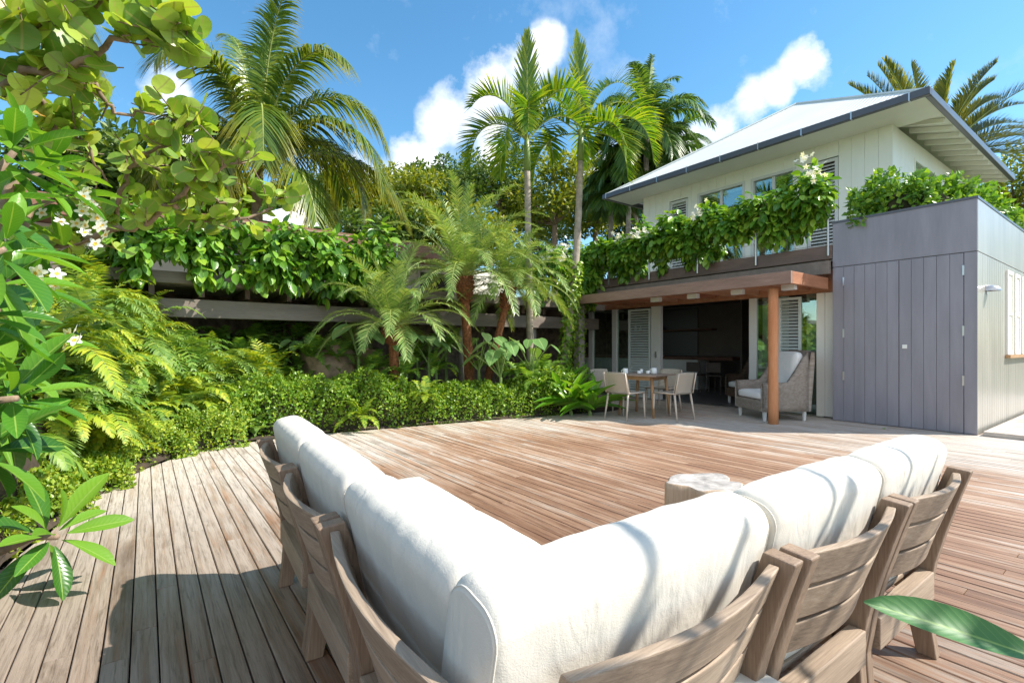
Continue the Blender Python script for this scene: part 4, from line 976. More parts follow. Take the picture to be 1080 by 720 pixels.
# big coconut palm
CO = dict(n=120, leaf=1.15, ang=62, vee=.1, hang=.8, w=.06, start=.13, rr=.035, lseg=4, seg=16)
def co(a, el, l, dr, **k): return dict(az=saz(a), el=R(el), length=l, droop=dr, **{**CO, **k})
fc = [co(8, 62, 5.0, 1.5), co(-8, 42, 5.0, 1.5), co(5, 16, 4.9, .9), co(-20, 72, 4.6, 1.2), co(100, 80, 4.8, .5), co(140, 78, 4.9, .7), co(185, 60, 4.4, 1.9), co(178, 30, 4.2, 1.6), co(200, 8, 3.4, 1.2), co(250, 70, 4.2, 1.4), co(300, 55, 3.8, 2.2),
      co(60, 55, 4.2, 1.6), co(30, 45, 4.2, 1.7), co(150, 50, 4.0, 1.6), co(225, 45, 3.6, 2.0), co(330, -5, 3.4, 1.0), co(270, 20, 3.0, 1.6), co(165, 5, 3.6, 1.2), co(215, 75, 4.4, 1.0), co(320, 80, 4.6, .8)]
palm('coconut_palm', at(268, 320, 13.5), at(272, 168, 13.5), .17, .13, fc, 'big coconut palm with long drooping fronds behind the low wing', 'coco', 'bark')
fd = [dict(az=saz(a), el=R(e), length=3.6, droop=dr, m=mm, **CO) for a, e, dr, mm in [(0, 20, 1.6, 'coco'), (-25, 35, 2.0, 'cocoy'), (20, 0, 1.3, 'coco'), (200, 30, 1.6, 'coco'), (250, 20, 1.5, 'cocoy'), (300, 0, 1.4, 'cocoy'), (330, 10, 1.4, 'cocoy'), (90, 40, 1.6, 'coco'), (140, 40, 1.6, 'coco'), (275, 40, 1.6, 'coco'), (345, 55, 2, 'coco')]]
palm('coconut_palm', at(-70, 320, 9.5), at(-60, -50, 9.5), .16, .13, fd, 'yellowing coconut palm whose frond tips reach into the top left corner', 'coco', 'bark')
# olive green palm behind the house roof
DA = dict(n=120, leaf=1.05, ang=40, vee=.6, hang=.25, w=.085, start=.1, rr=.05, lseg=2, seg=12)
fe = [dict(az=saz(a), el=R(e), length=5.4, droop=dr*.45, **DA) for a, e, dr in [(170, 58, .7), (175, 70, .7), (150, 78, .6), (100, 82, .4), (20, 76, .7), (5, 62, .9), (0, 48, 1.0), (-5, 34, 1.1), (8, 22, 1.1), (-12, 12, 1.0), (15, 2, 1.0), (180, 45, .8), (60, 60, .9), (-30, 50, 1.0), (200, 62, .8), (-20, 25, 1.2), (40, 70, .8), (-10, 68, .9), (10, 55, 1), (5, 40, 1), (0, 30, 1), (-15, 18, 1), (160, 68, .7), (120, 75, .6)]]
palm('date_palm', at(985, 330, 24), at(982, 172, 24), .3, .26, fe, 'olive green palm fanning above the house roof on the right', 'date', 'bark')
# dark plume palms behind the terrace end
FT = dict(n=56, leaf=.72, ang=60, vee=.3, hang=.8, w=.075, start=.12, rr=.03, lseg=3, seg=12)
for px, py, dep, k, lb in [(682, 135, 18, 1.0, 'tallest dark plume palm left of the house roof'), (664, 168, 19, .8, 'dark palm lower left of the tallest one behind the vine'), (700, 165, 19.5, .8, 'dark palm half behind the house roof corner'), (645, 200, 20, .6, 'short dark palm behind the slender palm trunk')]:
    fr = fan(26, (-20, 88), 2.5*k, px, droop=1.1, **FT)
    palm('plume_palm', at(px-4, 330, dep), at(px, py, dep), .11, .09, fr, lb, 'fishtail', 'bark', group='dark palms left of the house')

# ---------------------------------------------------------------- trees beyond
def tree(px, py, dep, rx, rz, m, label, n=5200, leaf=.26, name='tree', trunk=True, group='trees beyond the low wing'):
    c = at(px, py, dep); base = np.array([c[0], c[1], -.1]); t = thing(name, tuple(base), label, 'tree', group)
    K = 34; cen = nrm(rng.normal(size=(K, 3)))*(rng.random((K, 1))**.45)*np.array([rx, rx, rz])*.85; cen[:, 2] = np.where(cen[:, 2] < -.5*rz, -.5*rz, cen[:, 2]); cr_ = rng.uniform(.16, .36, K)*min(rx, rz*1.3)
    pk = rng.choice(K, n, p=cr_**2/np.sum(cr_**2)); off = nrm(rng.normal(size=(n, 3)))*(rng.random((n, 1))**.4)*cr_[pk][:, None]*np.array([1.15, 1.15, .8])
    P = c+cen[pk]+off; b = MB(); sz_ = leaf*rng.uniform(.6, 1.3, n)
    b.leaves(T_DIA, P, nrm(off+rng.normal(size=(n, 3))*.5*cr_[pk][:, None]), nrm(off*.6+np.array([0, 0, .7*min(cr_)])+rng.normal(size=(n, 3))*.3), sz_, sz_*.5); b.build('crown', m, t)
    b = MB(); b.tube([base, c*[1, 1, 0]+[0, 0, (c[2])*.5], c-[0, 0, rz*.3]], [.22, .17, .12], 8)
    for k in range(9):
        q = cen[k]; s0 = c-[0, 0, rz*.5]; b.tube([s0, s0*.5+(c+q)*.5+[0, 0, -.1*rz], c+q*.9], [.09, .05, .02], 5)
    b.build('trunk', 'branch', t)
TL = [(335, 215, 24, 2.6, 1.7, 'tree_b', 'dark rounded tree right of the coconut trunk'), (392, 205, 26, 3.0, 2.0, 'tree_a', 'yellow green bushy tree behind the upright date palm, left side'),
      (440, 215, 24, 2.4, 1.5, 'tree_a', 'golden leaved tree between the coconut palm and the upright date palm'), (470, 200, 30, 3.2, 1.6, 'tree_b', 'mid green tree seen through the upright date palm crown'),
      (530, 195, 27, 2.7, 2.6, 'tree_b', 'tall mid green tree behind the slender palm trunks'), (585, 205, 25, 2.6, 3.0, 'tree_a', 'yellow green tree between the two slender palm trunks'),
      (628, 205, 27, 2.7, 3.0, 'tree_a', 'yellow green tree right of the ivy covered palm'), (655, 235, 30, 3.0, 2.5, 'tree_c', 'dark tree low behind the plume palms'), (700, 215, 32, 3.2, 2.6, 'tree_b', 'green tree behind the left roof corner'),
      (300, 235, 30, 3.2, 1.6, 'tree_c', 'dark tree low behind the coconut trunk'), (560, 245, 34, 4.5, 2.6, 'tree_c', 'dark wide tree low between the slender palms'), (130, 190, 16, 2.4, 2.0, 'tree_b', 'green tree behind the sea grape branches'), (55, 200, 15, 2.3, 2.6, 'tree_c', 'dark tree behind the sea grape at the left edge'),
      (225, 205, 17, 1.8, 1.0, 'tree_a', 'yellow green tree below the coconut fronds'), (1070, 195, 30, 3.4, 2.6, 'tree_a', 'golden tree behind the right end of the house'), (480, 245, 22, 3.0, 1.6, 'tree_a', 'low yellow green tree behind the wing roof'), (410, 245, 21, 2.4, 1.3, 'tree_b', 'low green tree left of the upright date palm'),
      (670, 195, 24, 1.8, 1.5, 'tree_a', 'bright small tree between the dark plume palms')]
for a in TL: tree(*a)
# low far roof
t = thing('far_house', at(300, 330, 20), 'small white hipped metal roof showing beyond the wing', 'house')
c = at(300, 245, 20); b = MB(); hw = 1.6; h = 1.0
b.add([c+[-hw, -hw, 0], c+[hw, -hw, 0], c+[hw, hw, 0], c+[-hw, hw, 0], c+[0, 0, h]], [(0, 1, 4), (1, 2, 4), (2, 3, 4), (3, 0, 4)], [(0, 0), (3, 0), (3, 0), (0, 0), (1.5, 2)]); b.build('roof', 'roof', t)
b = MB(); b.box(c+[0, 0, -3.2], (2.6, 2.6, 6.3)); b.build('wall', 'white', t)
# wooded hill far behind
hb = MB(); V = []; F = []; nn = 60
for i in range(nn+1):
    a = YAW+R(-62+124*i/nn); hgt = 6+3.5*math.sin(i*.35)+2*math.sin(i*1.1)
    for j, (rr_, zz) in enumerate(((45, 0), (60, .5), (80, .9), (110, 1.0))): V.append((rr_*math.sin(a), rr_*math.cos(a), -1+hgt*zz*1.5))
for i in range(nn):
    for j in range(3): q = i*4+j; F.append((q, q+4, q+5, q+1))
hb.add(V, F); tag(hb.build('hill', 'ground', smooth=True), kind='structure')
hv = np.array(V).reshape(nn+1, 4, 3); n = 26000; i = rng.integers(0, nn, n); j = rng.integers(0, 3, n); u = rng.random((n, 1)); v = rng.random((n, 1))
P = (hv[i, j]*(1-u)+hv[i+1, j]*u)*(1-v)+(hv[i, j+1]*(1-u)+hv[i+1, j+1]*u)*v; P[:, 2] += rng.uniform(0, 1.6, n)*(1+np.sin(P[:, 0]*.9)*np.cos(P[:, 1]*.8))
b = MB(); b.leaves(T_DIA, P, rdir(n, .4), rdir(n, 1.2), .9, .6); tag(b.build('woodland', 'tree_b'), kind='stuff')

# ---------------------------------------------------------------- boulders
def rock(c, s_, label):
    b = MB(); V = []; F = []; nu, nv = 22, 14
    for i in range(nv+1):
        for j in range(nu):
            th = math.pi*i/nv; ph = 2*math.pi*j/nu; d_ = np.array([math.sin(th)*math.cos(ph), math.sin(th)*math.sin(ph), math.cos(th)])
            r = 1+.16*math.sin(3*d_[0]+2*d_[1]+c[0])+.10*math.sin(7*d_[2]+4*d_[0])+.05*math.sin(13*d_[1]+9*d_[2]); V.append(np.sign(d_)*np.abs(d_)**.8*r*s_)
    for i in range(nv):
        for j in range(nu): F.append((i*nu+j, i*nu+(j+1) % nu, (i+1)*nu+(j+1) % nu, (i+1)*nu+j))
    b.add(V, F); tag(b.build('boulder', 'rock', smooth=True, origin=(0, 0, 0)), label, 'rock').location = tuple(c)
rock(at(352, 392, 8.6)*[1, 1, 0]+[0, 0, .62], np.array([.52, .35, .56]), 'big brown boulder behind the hedge left of the small palm')
rock(at(392, 388, 8.9)*[1, 1, 0]+[0, 0, .60], np.array([.30, .3, .55]), 'smaller boulder half hidden behind the small palm')

# ---------------------------------------------------------------- sofa sections
def post_mesh(a, wdt=.046):
    """rear post: (b, z) outline, curved and raked back; a = position along the run"""
    outer = [(-.005, 0), (.012, .12), (.02, .24), (.0, .38), (-.035, .52), (-.075, .66), (-.105, .755)]
    inner = [(.060, 0), (.085, .12), (.10, .24), (.085, .38), (.045, .52), (.0, .66), (-.035, .762)]
    n = len(outer); V = []; F = []
    for aa in (a, a+wdt):
        for (y, z) in outer: V.append((aa, y, z))
        for (y, z) in inner: V.append((aa, y, z))
    m_ = 2*n
    for i in range(n-1):
        F += [(i, n+i, n+i+1, i+1), (m_+i, m_+i+1, m_+n+i+1, m_+n+i), (i, i+1, m_+i+1, m_+i), (n+i, m_+n+i, m_+n+i+1, n+i+1)]
    F += [(0, m_, m_+n, n), (n-1, 2*n-1, m_+2*n-1, m_+n-1)]
    b = MB(); b.add(V, F); return b
def slat_mesh(a0, a1, z0, z1, bow=.045, off0=0):
    b = MB(); K = 14; V = []; F = []
    bz = lambda z: np.interp(z, [.38, .52, .66, .76], [.05, .012, -.035, -.07])
    for i in range(K+1):
        u = i/K; a = a0+(a1-a0)*u; bo = -bow*math.sin(math.pi*u)
        for (z, th) in ((z0, 0), (z1, 0), (z1, .024), (z0, .024)): V.append((a, bz(z)+bo+th-.012, z))
    for i in range(K):
        for j in range(4): F.append((i*4+j, i*4+(j+1) % 4, (i+1)*4+(j+1) % 4, (i+1)*4+j))
    F += [(0, 3, 2, 1), (K*4, K*4+1, K*4+2, K*4+3)]
    b.add(V, F); return b
def piping(sx, sy, sz, r, off, ax=0):
    b = MB(); pts = []; hy, hz = sy/2+.003, sz/2+.003
    for q in range(4):
        cy, cz = [(1, 1), (-1, 1), (-1, -1), (1, -1)][q]
        for k in range(6):
            a = (q*90+k*18)*math.pi/180; pts.append((off, cy*(hy-r)+r*math.cos(a), cz*(hz-r)+r*math.sin(a)))
    pts.append(pts[0]); b.tube(pts, .0035, 5, 0, False); return b
def place(o, R3, off):
    o.matrix_local = Matrix.Translation(off) @ R3.to_4x4()
def sofa_section(loc, rz, W, label, mirror=False, corner=False, D=.76, seed=0, name='sofa_section', noend=False, clen=None, cx0=0):
    t = thing(name, loc, label, 'sofa', 'modular teak sofa sections round the near corner of the deck', rz, absolute=False)
    # local: x along the run, y toward the seat front (or flipped), z up
    sgn = -1 if mirror else 1
    def fl(b): 
        if mirror: b.V = [v*np.array([1, -1, 1]) for v in b.V]; b.F = [f[:, ::-1] for f in b.F]
        return b
    for a in (.003, W-.049):
        fl(post_mesh(a)).build('rear_leg', 'teak_z', t, bevel=.005)
    for (z0, z1) in ((.655, .745), (.555, .643), (.455, .543)):
        fl(slat_mesh(.056, W-.056, z0, z1)).build('back_slat', 'teak_x', t, bevel=.004)
    b = MB(); b.bb(.056, W-.056, .0, .05, .24, .345); b.bb(.056, W-.056, D-.05, D, .24, .345); b.bb(.003, .053, .10, D, .24, .345); b.bb(W-.053, W-.003, .10, D, .24, .345)
    for k in range(7): b.bb(.056, W-.056, .07+k*.095, .07+k*.095+.075, .325, .343)
    fl(b).build('seat_frame', 'teak_x', t, bevel=.004)
    for a in (.003, W-.063): b = MB(); b.bb(a, a+.06, D-.065, D, 0, .238); fl(b).build('front_leg', 'teak_z', t, bevel=.005)
    sc_ = MB(); V, Fc, Uc = cushion(W-.006, D-.06, .135, .045, .022, 16, .002, seed); sc_.add(V+np.array([W/2, .09+(D-.06)/2, .345+.04]), Fc, Uc); fl(sc_).build('seat_cushion', 'fabric', t, True)
    def backc(length, xoff, yoff, rzz=0, sd=0):
        V, Fc, rings = bolster(length, .135, .465, .05, .012, sd); b = MB(); b.add(V, Fc)
        for rg in rings:
            rg = np.array(rg+[rg[0]]); rg[:, 1:] *= 1.0; b.tube(rg, .0019, 5, 0, False)
        tilt = .21; ct, st = math.cos(tilt), math.sin(tilt)
        rot = np.array([[1, 0, 0], [0, ct, -st], [0, st, ct]]); VV = []
        for v in b.V:
            v = v @ rot.T
            if rzz: cz, sz = math.cos(rzz), math.sin(rzz); v = v @ np.array([[cz, sz, 0], [-sz, cz, 0], [0, 0, 1]])
            VV.append(v+np.array([xoff, yoff, .645]))
        b.V = VV; return b
    fl(backc(clen or W-.012, W/2+cx0, .075, 0, seed+3)).build('back_cushion', 'fabric', t, True)
    return t
TILT = R(-2.6)
def left_pt(s_): # along the left run from its near end
    return (.545+math.sin(-TILT)*s_*1.0, s_, 0)
# the left run: local x along -Y (so that +y local points to +X)
def left_sec(y1, W, label, seed, **k):
    return sofa_section((.462+(y1-1.355)*.064, y1, 0), -math.pi/2-.064, W, label, False, seed=seed, **k)
left_sec(2.76, .70, 'teak sofa section with white cushions at the far end of the left run', 1)
left_sec(2.06, .70, 'middle teak sofa section of the left run', 2)
# corner: back on both sides
cn = left_sec(1.355, .88, 'corner teak sofa section with back cushions on two sides', 5, clen=.665, cx0=-.1075)
def right_sec(x0, W, label, seed, **k):
    return sofa_section((x0, .59-(x0-.5)*.012, 0), -.012, W, label, False, seed=seed, **k)
for ch in [c for c in cn.children if c.name.startswith('rear_leg')][1:]: bpy.data.objects.remove(ch)
# second back of the corner section
sec2 = right_sec(.43, .73, 'tmp', 9, clen=.775, cx0=-.0175)
for ch in [c for c in sec2.children if c.name.startswith('rear_leg')][:1]: bpy.data.objects.remove(ch)
for ch in list(sec2.children):
    if ch.name.split('.')[0] in ('rear_leg', 'back_slat', 'back_cushion'):
        mw = Matrix.Translation(Vector(sec2.location)); ch.parent = cn; cn_m = Matrix.Translation(cn.location) @ Matrix.Rotation(cn.rotation_euler.z, 4, 'Z'); ch.matrix_parent_inverse = cn_m.inverted() @ mw
    else: bpy.data.objects.remove(ch)
bpy.data.objects.remove(sec2)
right_sec(1.17, .675, 'middle teak sofa section of the right run', 11)
right_sec(1.85, .675, 'teak sofa section at the right end with a dark knot stain on its top slat', 13)

# stump table
t = thing('stump_table', (2.58, 1.62, 0), 'pale tree stump side table behind the right sofa run', 'table'); b = MB(); V = []; F = []; n = 48
zs = [0, .03, .17, .31, .42, .445, .45]
for i, z in enumerate(zs):
    for j in range(n):
        a = 2*math.pi*j/n; r = .205*(1+.10*math.sin(3*a+.5)+.07*math.sin(7*a+z*3)+.05*math.sin(5*a+1)+.05*(abs(math.sin(4.5*a))**6)*-1)*(1.08-.2*z)
        if i == 0: r *= .97
        if i == 6: r *= .965
        V.append((2.58+r*math.cos(a), 1.62+r*math.sin(a), z+(.006*math.sin(5*a) if i > 4 else 0)))
for i in range(6):
    for j in range(n): F.append((i*n+j, i*n+(j+1) % n, (i+1)*n+(j+1) % n, (i+1)*n+j))
b.add(V, F); b.build('trunk', 'stump', t, True)
b = MB(); b.add(V[-n:]+[(2.58, 1.62, .448)], [(j, (j+1) % n, n) for j in range(n)]); b.build('top', 'stumptop', t)

# ---------------------------------------------------------------- dining set
t = thing('dining_table', (7.25, 5.75, 0), 'square wooden dining table with slanted legs under the canopy', 'table', absolute=False, rz=R(12))
b = MB(); b.box((0, 0, .725), (.82, .82, .028)); b.build('tabletop', 'tabletop', t, bevel=.006)
for sx in (-1, 1):
    for sy in (-1, 1): b = MB(); b.tube([(sx*.27, sy*.27, .71), (sx*.33, sy*.33, 0)], [.03, .022], 10); b.build('leg', 'oak', t, True)
b = MB(); b.bb(-.27, .27, -.28, -.26, .64, .71); b.bb(-.27, .27, .26, .28, .64, .71); b.bb(-.28, -.26, -.258, .258, .64, .71); b.bb(.26, .28, -.258, .258, .64, .71); b.build('apron', 'oak', t)
def dining_chair():
    t = thing('dining_chair', (0, 0, 0), 'x', 'chair', 'cream woven dining chairs', absolute=False)
    # faces +x ; back at -x
    b = MB(); V = []; F = []; nx_, ny_ = 8, 8; U = []
    for k, dz in ((0, 0), (1, -.02)):
        for i in range(nx_+1):
            for j in range(ny_+1): V.append((-.22+.45*i/nx_, -.23+.46*j/ny_, .455+dz-.012*math.sin(math.pi*i/nx_)*math.sin(math.pi*j/ny_))); U.append((i/nx_*.45, j/ny_*.45))
    q = (nx_+1)*(ny_+1)
    for i in range(nx_):
        for j in range(ny_): a = i*(ny_+1)+j; F += [(a, a+ny_+1, a+ny_+2, a+1), (q+a, q+a+1, q+a+ny_+2, q+a+ny_+1)]
    for i in range(nx_):
        for j in (0, ny_): a = i*(ny_+1)+j; F.append((a, a+ny_+1, q+a+ny_+1, q+a))
    for j in range(ny_):
        for i in (0, nx_): a = i*(ny_+1)+j; F.append((a, a+1, q+a+1, q+a))
    b.add(V, F, U); b.build('seat', 'webbing', t, True)
    b = MB(); V = []; F = []; U = []
    for k in (0, 1):
        for i in range(9):
            for j in range(9):
                y = -.235+.47*j/8; z = .455+.345*i/8; xb = -.225-.075*(i/8)**1.2 - .03*math.cos(math.pi*(j/8-.5)) + .03 - k*.018; V.append((xb, y*(1-.04*i/8), z-.012*(abs(j-4)/4)**3*(i == 8))); U.append((j/8*.47, z))
    q = 81
    for i in range(8):
        for j in range(8): a = i*9+j; F += [(a, a+1, a+10, a+9), (q+a, q+a+9, q+a+10, q+a+1)]
    for i in range(8):
        for j in (0, 8): a = i*9+j; F.append((a, a+9, q+a+9, q+a))
    for j in range(8):
        for i in (0, 8): a = i*9+j; F.append((a, a+1, q+a+1, q+a))
    b.add(V, F, U); b.build('backrest', 'webbing', t, True)
    for (x0, y0, x1, y1) in ((-.2, -.21, -.27, -.235), (-.2, .21, -.27, .235), (.21, -.215, .225, -.23), (.21, .215, .225, .23)):
        b = MB(); b.tube([(x0, y0, .45), ((x0+x1)/2, (y0+y1)/2, .22), (x1, y1, 0)], [.019, .016, .011], 8); b.build('leg', 'beige', t, True)
    for pth_ in ([(-.235, -.232, .45), (-.30, -.226, .79)], [(-.235, .232, .45), (-.30, .226, .79)]): b = MB(); b.tube(pth_, .012, 6); b.build('back_rail', 'beige', t, True)
    for pth_ in ([(-.22, -.23, .45), (.22, -.23, .45)], [(-.22, .23, .45), (.22, .23, .45)]): b = MB(); b.tube(pth_, .012, 6); b.build('side_rail', 'beige', t, True)
    return t
dc = dining_chair(); dc.location = (6.63, 5.66, 0); dc.rotation_euler.z = R(2); dc['label'] = 'cream woven chair seen from behind at the left of the dining table'
copy_tree(dc, 'cream woven chair at the right of the dining table, nearest the canopy post', (7.22, 5.14, 0), R(88))
copy_tree(dc, 'cream woven chair on the far side of the dining table towards the kitchen', (7.92, 5.86, 0), R(184))
copy_tree(dc, 'cream woven chair behind the left end of the dining table beside the strap ferns', (7.12, 6.44, 0), R(-86))
def mug(x, y, r, h, lb, name='mug', handle=True, cat='mug'):
    t = thing(name, (x, y, .74), lb, cat, 'white cups on the dining table'); b = MB(); V = []; F = []; n = 20
    prof_ = [(.0, .002), (r*.9, .002), (r, .01), (r, h), (r*.9, h), (r*.88, .012), (0, .012)]
    for (rr_, z) in prof_:
        for j in range(n): a = 2*math.pi*j/n; V.append((x+rr_*math.cos(a), y+rr_*math.sin(a), .74+z))
    for i in range(len(prof_)-1):
        for j in range(n): F.append((i*n+j, i*n+(j+1) % n, (i+1)*n+(j+1) % n, (i+1)*n+j))
    b.add(V, F); b.build('bowl', 'ceramic', t, True)
    if handle:
        b = MB(); dx, dy = -RT[0], -RT[1]; b.tube([(x+dx*(r+.025*math.sin(a)), y+dy*(r+.025*math.sin(a)), .74+h*.5+h*.3*math.cos(a)) for a in np.linspace(.1, math.pi-.1, 8)], .006, 6); b.build('handle', 'ceramic', t, True)
cx, cy = 7.25, 5.75
mug(cx-.28*RT[0]-.1, cy-.28*RT[1], .045, .10, 'tall white mug at the left end of the dining table')
mug(cx+.17*RT[0], cy+.17*RT[1], .05, .105, 'wide white mug at the right end of the dining table')
mug(cx-.10*RT[0], cy-.10*RT[1], .032, .055, 'small white cup left of the middle of the table', handle=False, name='cup', cat='cup')
mug(cx+.04*RT[0]+.03, cy+.04*RT[1], .032, .055, 'small white cup next to the wide mug', handle=False, name='cup', cat='cup')
mug(cx-.04*RT[0]+.14, cy-.03*RT[1]+.14, .028, .075, 'white glass behind the two small cups', handle=False, name='cup', cat='cup')

# ---------------------------------------------------------------- wicker armchairs
def wall_uv(b, pts_b, pts_t, th, seglen=.05):
    """upright woven panel: bottom line, top line, thickness; uv in metres"""
    pb = np.array(pts_b, float); pt = np.array(pts_t, float); n = len(pb); cl = np.concatenate([[0], np.cumsum(np.linalg.norm(np.diff(pb[:, :2], axis=0), axis=1))])
    tang = nrm(np.gradient(pb[:, :2], axis=0)); nr = np.stack([tang[:, 1], -tang[:, 0], 0*tang[:, 0]], 1)
    rows = 6; V = []; U = []; F = []
    for side in (0, 1):
        for i in range(n):
            for k in range(rows+1): u = k/rows; p = pb[i]*(1-u)+pt[i]*u; V.append(p+nr[i]*th*(side-.5)*(1.0 if k < rows else .6)); U.append((cl[i], p[2]))
    q = n*(rows+1)
    for i in range(n-1):
        for k in range(rows): a = i*(rows+1)+k; F += [(a, a+rows+1, a+rows+2, a+1), (q+a, q+a+1, q+a+rows+2, q+a+rows+1)]
        a = i*(rows+1)+rows; F.append((a, a+rows+1, q+a+rows+1, q+a)); a = i*(rows+1); F.append((a, q+a, q+a+rows+1, a+rows+1))
    for i in (0, n-1):
        for k in range(rows): a = i*(rows+1)+k; F.append((a, a+1, q+a+1, q+a))
    b.add(V, F, U)
def armchair(loc, rz, label, weave='wicker'):
    t = thing('wicker_armchair', loc, label, 'armchair', None, rz, absolute=False)   # faces +x
    h = .43
    for s_, nm in ((-1, 'arm'), (1, 'arm')):
        b = MB(); pts = [(x, s_*(h-.03)) for x in np.linspace(-.36, .42, 10)]
        tops = [.98 if x < -.25 else (.98-.33*(x+.25)/.22 if x < -.03 else .64-.03*(x+.03)) for x, _ in pts]; tops[0] = 1.14; tops[1] = 1.02
        wall_uv(b, [(x, y, .16) for x, y in pts], [(x, y, z) for (x, y), z in zip(pts, tops)], .08); b.build(nm, weave, t, True)
    b = MB(); pts = [(-.36-.03*math.cos(u*math.pi/2), u*h) for u in np.linspace(-1, 1, 9)]
    wall_uv(b, [(x, y, .16) for x, y in pts], [(x-.08, y, 1.17-.03*abs(y/h)**2) for x, y in pts], .09); b.build('backrest', weave, t, True)
    b = MB(); wall_uv(b, [(.40, y, .16) for y in np.linspace(-h+.05, h-.05, 6)], [(.40, y, .34) for y in np.linspace(-h+.05, h-.05, 6)], .06); b.add(*[(lambda V: (V, [(0, 1, 2, 3)]))([(-.34, -.4, .34), (.38, -.4, .34), (.38, .4, .34), (-.34, .4, .34)])][0]); b.build('seat_base', weave, t)
    b = MB(); V, Fc, Uc = cushion(.72, .72, .13, .04, .015, 10, .002, 3); b.add(V+np.array([.06, 0, .41]), Fc, Uc); b.build('seat_cushion', 'cushion', t, True)
    b = MB(); V, Fc, Uc = cushion(.14, .66, .66, .05, .02, 12, .003, 4); ct, st = math.cos(-.16), math.sin(-.16); V = V @ np.array([[ct, 0, st], [0, 1, 0], [-st, 0, ct]]).T; b.add(V+np.array([-.24, 0, .80]), Fc, Uc); b.build('back_cushion', 'cushion', t, True)
    for sx in (-.33, .36):
        for sy in (-.37, .37): b = MB(); b.tube([(sx, sy, .165), (sx, sy, 0)], [.035, .026], 8); b.build('leg', 'frame', t)
    return t
armchair((8.72, 4.20, 0), R(148), 'high backed grey wicker armchair with white cushions behind the round canopy post')
armchair((10.6, 5.45, 0), R(165), 'brown wicker armchair in the shade just inside the opening', 'wickerdark')

# ---------------------------------------------------------------- plumeria in the left foreground
def leaves_at(b, c, n, ln, wd, axis, spread=1.2, T=T_PLUM, up=.15):
    """whorl of leaves round a branch tip; axis = tip direction"""
    axis = nrm(axis); a0 = nrm(np.cross(axis, [.3, .2, 1.])); a1 = np.cross(axis, a0)
    for i in range(n):
        th = i*2.39996+rng.uniform(-.2, .2); op = R(35+70*(i/n)+rng.normal()*8)
        o = math.cos(th)*a0+math.sin(th)*a1; D = nrm(axis*math.cos(op)+o*math.sin(op)*spread+np.array([0, 0, up]))
        l = ln*rng.uniform(.7, 1.12)*(.75+.35*(i/n)); U = nrm(np.array([0, 0, 1.])+axis*.5-o*.1+rng.normal(size=3)*.25)
        p0 = c-axis*.10*(i/n); pe = p0+D*.05
        b.leaves(T, pe[None], D[None], U[None], l, wd*l/ln*rng.uniform(.85, 1.15))
pb = at(-75, 560, 2.3); pb[2] = 0.02
t = thing('plumeria', tuple(pb), 'frangipani tree with long glossy leaves and white blossom at the left edge', 'tree')
tips = [((4, 262), 2.0, (.9, .1, .5), 15, .34), ((-25, 330), 1.9, (.9, -.2, .1), 13, .33), ((18, 420), 2.1, (1, .1, .1), 16, .33), ((-15, 480), 2.0, (.8, 0, -.3), 13, .32), ((60, 566), 2.42, (.75, -.3, .1), 15, .30),
        ((15, 160), 2.5, (.5, .2, .9), 14, .34), ((48, 178), 2.8, (.5, .4, .6), 13, .33), ((-20, 210), 2.2, (.8, 0, .6), 14, .33), ((70, 205), 3.0, (.4, .5, .5), 10, .30), ((-30, 130), 2.4, (.7, 0, .7), 12, .33), ((20, 300), 2.6, (.6, .2, .2), 12, .33), ((-30, 400), 2.2, (1, .4, 0), 12, .33), ((30, 360), 2.7, (.7, .3, .2), 11, .3), ((-10, 300), 2.3, (.9, 0, .2), 14, .34), ((8, 385), 2.5, (.9, .2, 0), 14, .32), ((0, 225), 2.8, (.8, .3, .4), 14, .34), ((-5, 450), 2.6, (.8, .3, -.1), 13, .32), ((25, 240), 3.1, (.7, .4, .3), 12, .33)]
b = MB(); sb = MB()
for (px, py), dep, ax, n, ln in tips:
    c = at(px, py, dep); axw = RT*ax[0]+FW*ax[1]+np.array([0, 0, ax[2]]); leaves_at(b, c, n, ln, .10, axw)
    mid = pb*.45+c*.55; mid = mid-RT*.15; mid[2] = pb[2]+(c[2]-pb[2])*.6; sb.tube([pb, mid, c-nrm(axw)*.2, c], [.045, .028, .02, .014], 8)
b.build('foliage', 'plumeria', t, True); sb.build('trunk', 'branch', t, True)
def blossom(parent, c, toward, nf, spread, pl=.038):
    fb = MB(); eb = MB()
    for f in range(nf):
        c_ = np.array(c)+rng.normal(size=3)*spread; nd = nrm(np.array(toward)+rng.normal(size=3)*.45); a0 = nrm(np.cross(nd, [0, 0, 1.])); a1 = np.cross(nd, a0); th = np.arange(5)/5*2*np.pi+rng.uniform(0, 1); dd = np.cos(th)[:, None]*a0+np.sin(th)[:, None]*a1
        fb.leaves(T_PETAL, np.tile(c_, (5, 1)), dd+nd*.3, nd, pl, pl*.62)
        fb.leaves(T_DIA, np.tile(c_+nd*.004, (5, 1)), dd+nd*.4, nd, pl*.35, pl*.3, 1)
    fb.build('blossom', ['petal', 'petaleye'], parent, True)
tc_ = -FW+RT*.2+np.array([0, 0, .3])
for px, py, dep, nf, s_ in [(88, 216, 2.9, 9, .045), (97, 243, 2.9, 7, .04), (78, 358, 2.7, 5, .03), (45, 291, 2.5, 5, .035), (66, 228, 3.0, 4, .04)]: blossom(t, at(px, py, dep), tc_, nf, s_)
